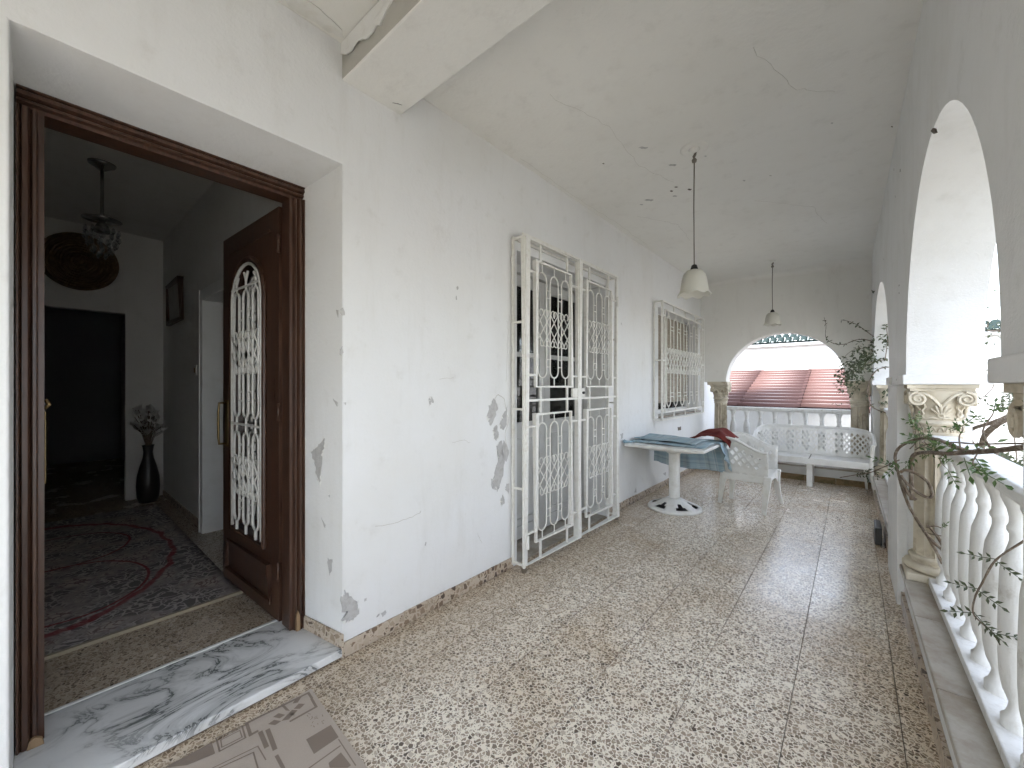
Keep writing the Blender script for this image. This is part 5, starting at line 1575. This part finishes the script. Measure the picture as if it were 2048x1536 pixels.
def pinnate(mb, p, d, n_=5, L=.03, r_=rng, step=None):
    d = d.normalized(); st = step or L * .8
    up = (Vector((-.45, -.75, .55)) + rvec(r_) * .55).normalized()
    s = d.cross(up).normalized()
    for k in range(n_):
        q = p + d * st * (k + .5) + Vector((0, 0, -.05 * L * k))
        for sg in (-1, 1):
            leaflet(mb, q, s * sg + d * .7 + rvec(r_) * .2, up, L * r_.uniform(.8, 1.15))
    leaflet(mb, p + d * st * (n_ + .5), d, up, L * 1.1)
    mb.sweep([p, p + d * st * n_ * .5 + Vector((0, 0, -.02 * L * n_)), p + d * st * (n_ + .5)], .0012, 4)
v1 = thing('twisted_vine', 'thick twisting bare vine stems round the near column and balustrade rail', 'vine', (AX(3.2) + .05, 3.2, .27))
stem([(1885, 1128), (1868, 1095), (1848, 1062), (1822, 1020), (1804, 975), (1795, 940), (1790, 915), (1796, 898), (1815, 885), (1845, 876), (1878, 880, 2.30), (1915, 896, 2.30), (1945, 905, 2.31)], 3.18, .007, .008, v1, dY=[0, 0, 0, .02, .05, .06, .06, .04, -.05, -.2, 0, 0, 0])
stem([(1800, 945), (1812, 940), (1838, 950), (1858, 968), (1864, 990), (1855, 995), (1835, 985), (1815, 968), (1800, 950)], 3.12, .008, .007, v1)
stem([(1800, 950), (1815, 985), (1832, 1000)], 3.2, .010, .009, v1)
stem([(1824, 1000), (1822, 940), (1826, 912), (1850, 905), (1890, 907, 2.29), (1930, 905, 2.29), (1985, 902, 2.30), (2075, 891, 2.32)], 3.0, .011, .007, v1, dY=[.2, .2, .15, -.1, 0, 0, 0, 0])
stem([(1830, 900), (1850, 890), (1900, 885, 2.29), (1960, 888, 2.30), (2075, 886, 2.32)], 2.95, .003, .0022, v1, dY=[.1, -.1, 0, 0, 0])
stem([(1855, 1050), (1876, 1075), (1888, 1098)], 3.14, .006, .008, v1)
stem([(1842, 1053), (1862, 1080), (1885, 1100)], 3.12, .007, .008, v1)
stem([(1832, 895), (1830, 870), (1835, 850)], 3.2, .003, .002, v1)
stem([(1853, 1055), (1870, 1052), (1882, 1056)], 3.1, .003, .003, v1)
stem([(1846, 1062), (1862, 1068), (1884, 1072)], 3.08, .003, .003, v1)
g = MB()
for (px, py, Y, n_, L, dx, dy) in ((1830, 895, 3.05, 4, .035, 1, .1), (1850, 895, 3.0, 3, .03, 1, -.3), (1925, 905, 2.7, 3, .05, .8, .4), (1928, 915, 2.7, 2, .05, .2, -.8), (1800, 925, 3.1, 4, .03, -.2, -.3), (1795, 930, 3.1, 4, .03, -.8, .2), (1920, 900, 2.75, 2, .05, -.5, .2), (1840, 880, 3.1, 2, .03, -1, .4), (1884, 1055, 3.05, 2, .02, .4, .6)):
    p = onX(px, py, 2.275) if px > 1880 else onY(px, py, Y); pinnate(g, p, Vector((dx, rng.uniform(-.5, .2), dy)), n_, L * (.6 if px > 1880 else 1))
g.build('leaf_spray', M['leafgreen'], v1)['kind'] = 'stuff'
r4 = random.Random(21)
g2 = MB()
for k in range(11):
    px, py = r4.uniform(1800, 1985), r4.uniform(880, 915)
    p0 = onX(px, py, 2.285) if px > 1865 else onY(px, py, 3.02)
    d = Vector((r4.uniform(-.5, .15), r4.uniform(-.6, .6), r4.uniform(-.5, .9)))
    pts = spline([p0, p0 + d * .06 + rvec(r4) * .015, p0 + d * .13 + rvec(r4) * .02, p0 + d * .19 + Vector((0, 0, -.02))], 5)
    MB().sweep(pts, [.0028 * (1 - i / (len(pts)) * .7) for i in range(len(pts))], 5).build('twig', M['bark'], v1, True)
    for f in (.5, .75, 1):
        pinnate(g2, pts[int(f * (len(pts) - 1))], d + rvec(r4) * .8, r4.choice((2, 3)), r4.uniform(.017, .026), r4)
g2.build('leaf_spray', M['leafgreen'], v1)['kind'] = 'stuff'
# long thin runner along the floor side
pts = stem([(1680, 955), (1710, 950), (1740, 945), (1772, 932), (1798, 920)], 3.6, .003, .004, v1, 'runner', dY=[.4, .3, .2, .1, -.2])
g = MB()
for (f, L) in ((.25, .028), (.35, .03), (.45, .026), (.6, .02), (.8, .022)):
    p = pts[int(f * (len(pts) - 1))]
    pinnate(g, p, Vector((rng.uniform(-.5, .6), rng.uniform(-.3, .3), rng.uniform(-.6, .4))), 3, L)
g.build('leaf_spray', M['leaf'], v1)['kind'] = 'stuff'
# twig in front of the balusters
tw = thing('leafy_twig', 'thin leafy twig arching in front of the nearest balusters', 'twig', (2.22, 1.9, .7))
pts = stem([(2075, 1065), (2048, 1082), (1992, 1120), (1965, 1165), (1950, 1195), (1946, 1225), (1962, 1245), (1985, 1265), (2000, 1290)], 1.9, .003, .002, tw, 'twig_stem')
g = MB()
for (px, py, dx, dz) in ((1990, 1118, -1, .2), (1990, 1120, 1, -.5), (1958, 1178, -1, .25), (1955, 1180, 1, -.4), (1950, 1225, -1, -.1), (1965, 1245, .8, -.5), (1985, 1265, .9, .3), (1948, 1225, .7, -.5)):
    pinnate(g, onY(px, py, 1.9), Vector((dx * .8, rng.uniform(-.2, .2), dz - .2)), 3, .021)
g.build('leaf_spray', M['leaf'], tw)['kind'] = 'stuff'
# leafy vine at the far corner
v2 = thing('leafy_vine', 'leafy climbing vine hanging in at the far corner right of the end arch', 'vine', (2.2, 6.9, 1.1))
S = []
S.append(stem([(1785, 735), (1768, 735), (1752, 742), (1740, 760), (1735, 785), (1742, 810), (1760, 822), (1785, 828)], 6.7, .006, .007, v2))
S.append(stem([(1765, 690), (1735, 680), (1712, 680), (1690, 688), (1672, 688), (1658, 682), (1651, 672), (1652, 650), (1648, 634)], 6.8, .005, .002, v2))
S.append(stem([(1765, 685), (1740, 668), (1715, 650), (1695, 642), (1682, 640)], 6.8, .004, .002, v2))
S.append(stem([(1770, 720), (1775, 680), (1772, 650), (1770, 628), (1786, 616), (1788, 605), (1785, 600)], 6.6, .005, .002, v2))
S.append(stem([(1780, 602), (1788, 620), (1785, 632), (1776, 640)], 6.6, .002, .002, v2))
S.append(stem([(1742, 580), (1762, 590), (1776, 600)], 6.6, .003, .002, v2))
S.append(stem([(1745, 700), (1715, 697), (1695, 708), (1684, 722)], 6.8, .003, .002, v2))
S.append(stem([(1768, 720), (1740, 725), (1715, 740), (1695, 752), (1688, 770)], 6.8, .004, .002, v2))
g = MB(); r2 = random.Random(3)
def tuft(px, py, Y, k, L):
    p = onY(px, py, Y)
    for _ in range(k):
        q = p + rvec(r2) * L * .5
        leaflet(g, q, rvec(r2) + Vector((-.2, -.2, -.5)), Vector((0, 0, 1)) + rvec(r2) * .8, L * r2.uniform(.7, 1.3), .55)
for pts in S:
    for p in pts:
        if r2.random() < .28:
            for _ in range(r2.choice((2, 3))):
                leaflet(g, p, rvec(r2) + Vector((0, -.3, -.4)), Vector((0, 0, 1)) + rvec(r2) * .6, .042 * r2.uniform(.7, 1.2), .55)
for k in range(150):        # dense hanging mass, falling to the left
    f = r2.random() ** .8
    px = 1775 - 105 * f * r2.uniform(.6, 1) + r2.uniform(-10, 4); py = 665 + 95 * f + r2.uniform(-22, 26) + (1 - f) * r2.uniform(-12, 35)
    tuft(min(px, 1779), py, 6.75 + r2.uniform(-.25, .2), 4, .045)
for k in range(36):
    tuft(1776 + r2.uniform(-7, 4), r2.uniform(620, 690), 6.6, 2, .04)
for k in range(26):
    tuft(1692 + r2.uniform(-22, 14), 755 + r2.uniform(-22, 55), 6.9, 2, .035)
for k in range(9):
    tuft(1772 + r2.uniform(-8, 8), 790 + r2.uniform(-15, 20), 6.7, 3, .04)
g.build('foliage', M['leaf'], v2)['kind'] = 'stuff'
# trunk, branches and leaves outside the near balustrade
v3 = thing('garden_shrub', 'woody shrub with thick branches growing outside the near balustrade', 'shrub', (3.0, 2.9, -1.0))
def ostem(pix, X, r0, r1):
    q = [onX(px, py, x_) for (px, py), x_ in zip(pix, X if isinstance(X, list) else [X] * len(pix))]
    pts = spline(q); n_ = len(pts)
    MB().sweep(pts, [(r0 + (r1 - r0) * i / (n_ - 1)) * (1 + .15 * noise.noise(Vector((i * .6, r0 * 90, 3)))) for i in range(n_)], 8).build('branch', M['bark'], v3, True)
    return pts
ostem([(1952, 930), (1950, 895), (1936, 872), (1945, 858), (1985, 845), (2015, 836), (2080, 828)], 2.75, .010, .016)
ostem([(1965, 925), (1964, 890), (1972, 868), (1995, 848), (2015, 835)], 2.75, .016, .020)
ostem([(2006, 960), (2004, 925), (1998, 905)], 2.75, .025, .018)
ostem([(2022, 838), (2028, 870), (2034, 920)], 2.72, .004, .003)
ostem([(1995, 725), (1985, 745), (1988, 765), (1982, 780), (1960, 800)], 2.85, .004, .003)
ostem([(2040, 700), (1998, 738), (1985, 743)], 2.85, .006, .004)
ostem([(1992, 625), (1978, 640), (1975, 655)], 3.2, .006, .004)
ostem([(2010, 660), (1985, 662), (1975, 660)], 3.2, .012, .008)
g = MB(); r3 = random.Random(11)
def otuft(px, py, X, k, L, spread=1.0):
    p = onX(px, py, X)
    for _ in range(k):
        leaflet(g, p + rvec(r3) * L * spread, rvec(r3) + Vector((0, 0, -.2)), Vector((0, 0, 1)) + rvec(r3) * .7, L * r3.uniform(.7, 1.3), .5)
for k in range(110):
    a, rr_ = r3.uniform(0, 6.28), math.sqrt(r3.random())
    otuft(2040 + 34 * rr_ * math.cos(a), 800 + 24 * rr_ * math.sin(a), 3.0 + r3.uniform(-.12, .25), 4, .032)
for k in range(120):
    px = r3.uniform(1955, 2070); f = (px - 1930) / 140
    otuft(px, 900 + 75 * f * r3.random() + 8, 2.68 + r3.uniform(-.04, .25), 4, .034)
for k in range(30):
    otuft(r3.uniform(1975, 2005), r3.uniform(560, 690), 3.2, 2, .04)
for (px, py) in ((1985, 743), (2005, 745), (2008, 750), (1970, 798), (1985, 805), (1995, 815), (2000, 800), (1950, 800), (2022, 835), (2015, 840)):
    otuft(px, py, 2.82, 5, .034)
g.build('foliage', M['leaf'], v3)['kind'] = 'stuff'
MB().sweep([(3.0, 2.6, -1.0), (2.98, 2.75, -.2), (2.8, 3.0, .6), (2.75, 3.4, .95)], [.06, .05, .04, .025], 8).build('trunk', M['bark'], v3, True)

# ================================================================= OUTSIDE
nb = boxo('garden_wall', (7.0, -14, -1.0), (7.25, 20, 2.3), M['rough'])
tag(nb, 'bright white garden boundary wall seen through the near arch', 'wall')
boxo('wall_cap', (6.95, -14, 2.301), (7.3, 20, 2.37), M['balust'], nb, .01)
sh = thing('neighbour_shed', 'white shed with faded red corrugated roof beyond the end arch', 'shed', (1.0, 10, -1.0))
boxo('shed_wall', (-5, 8.68, -1.0), (3.0, 8.90, .92), M['rough'], sh)
b = MB(); prof_ = []
n = 15 * 12
for i in range(n + 1):
    f = i / n
    y = 8.62 + 2.75 * f; z = .965 + .75 * f + .048 * math.cos(2 * math.pi * f * 13)
    prof_.append((y, z))
sheet0 = None
for k in range(9):
    if sheet0 is None:
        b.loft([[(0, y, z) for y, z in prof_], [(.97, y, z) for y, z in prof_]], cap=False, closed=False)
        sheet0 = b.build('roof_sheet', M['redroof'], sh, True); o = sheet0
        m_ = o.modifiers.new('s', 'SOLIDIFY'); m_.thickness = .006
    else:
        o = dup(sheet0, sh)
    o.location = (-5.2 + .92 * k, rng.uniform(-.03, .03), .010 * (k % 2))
tw_ = thing('tall_white_wall', 'tall blank white wall topped with green roof tiles beyond the shed roof', 'wall', (1, 11.5, -1))
boxo('wall_body', (-6, 11.45, -1.0), (9, 11.75, 2.33), M['rough'], tw_)
boxo('cornice', (-6, 11.33, 2.331), (9, 11.75, 2.40), M['balust'], tw_, .006)
tl = None
for k in range(48):
    for row in range(2):
        x = -2.6 + k * .15; 
        if tl is None:
            rings = []
            for f in (0, 1):
                rings.append([(.072 * math.cos(math.pi * j / 8), f * .24, .11 * f + .055 * math.sin(math.pi * j / 8)) for j in range(9)] + [(.060 * math.cos(math.pi * j / 8), f * .24, .11 * f + .043 * math.sin(math.pi * j / 8)) for j in range(8, -1, -1)])
            tl = MB().loft(rings).build('roof_tile', M['tile'], tw_, True, 40); o = tl
        else:
            o = dup(tl, tw_)
        o.location = (x + (.075 if row else 0), 11.30 + .20 * row, 2.40 + .095 * row)
boxo('tile_bed', (-6, 11.36, 2.3995), (9, 11.75, 2.44), M['tile'], tw_)
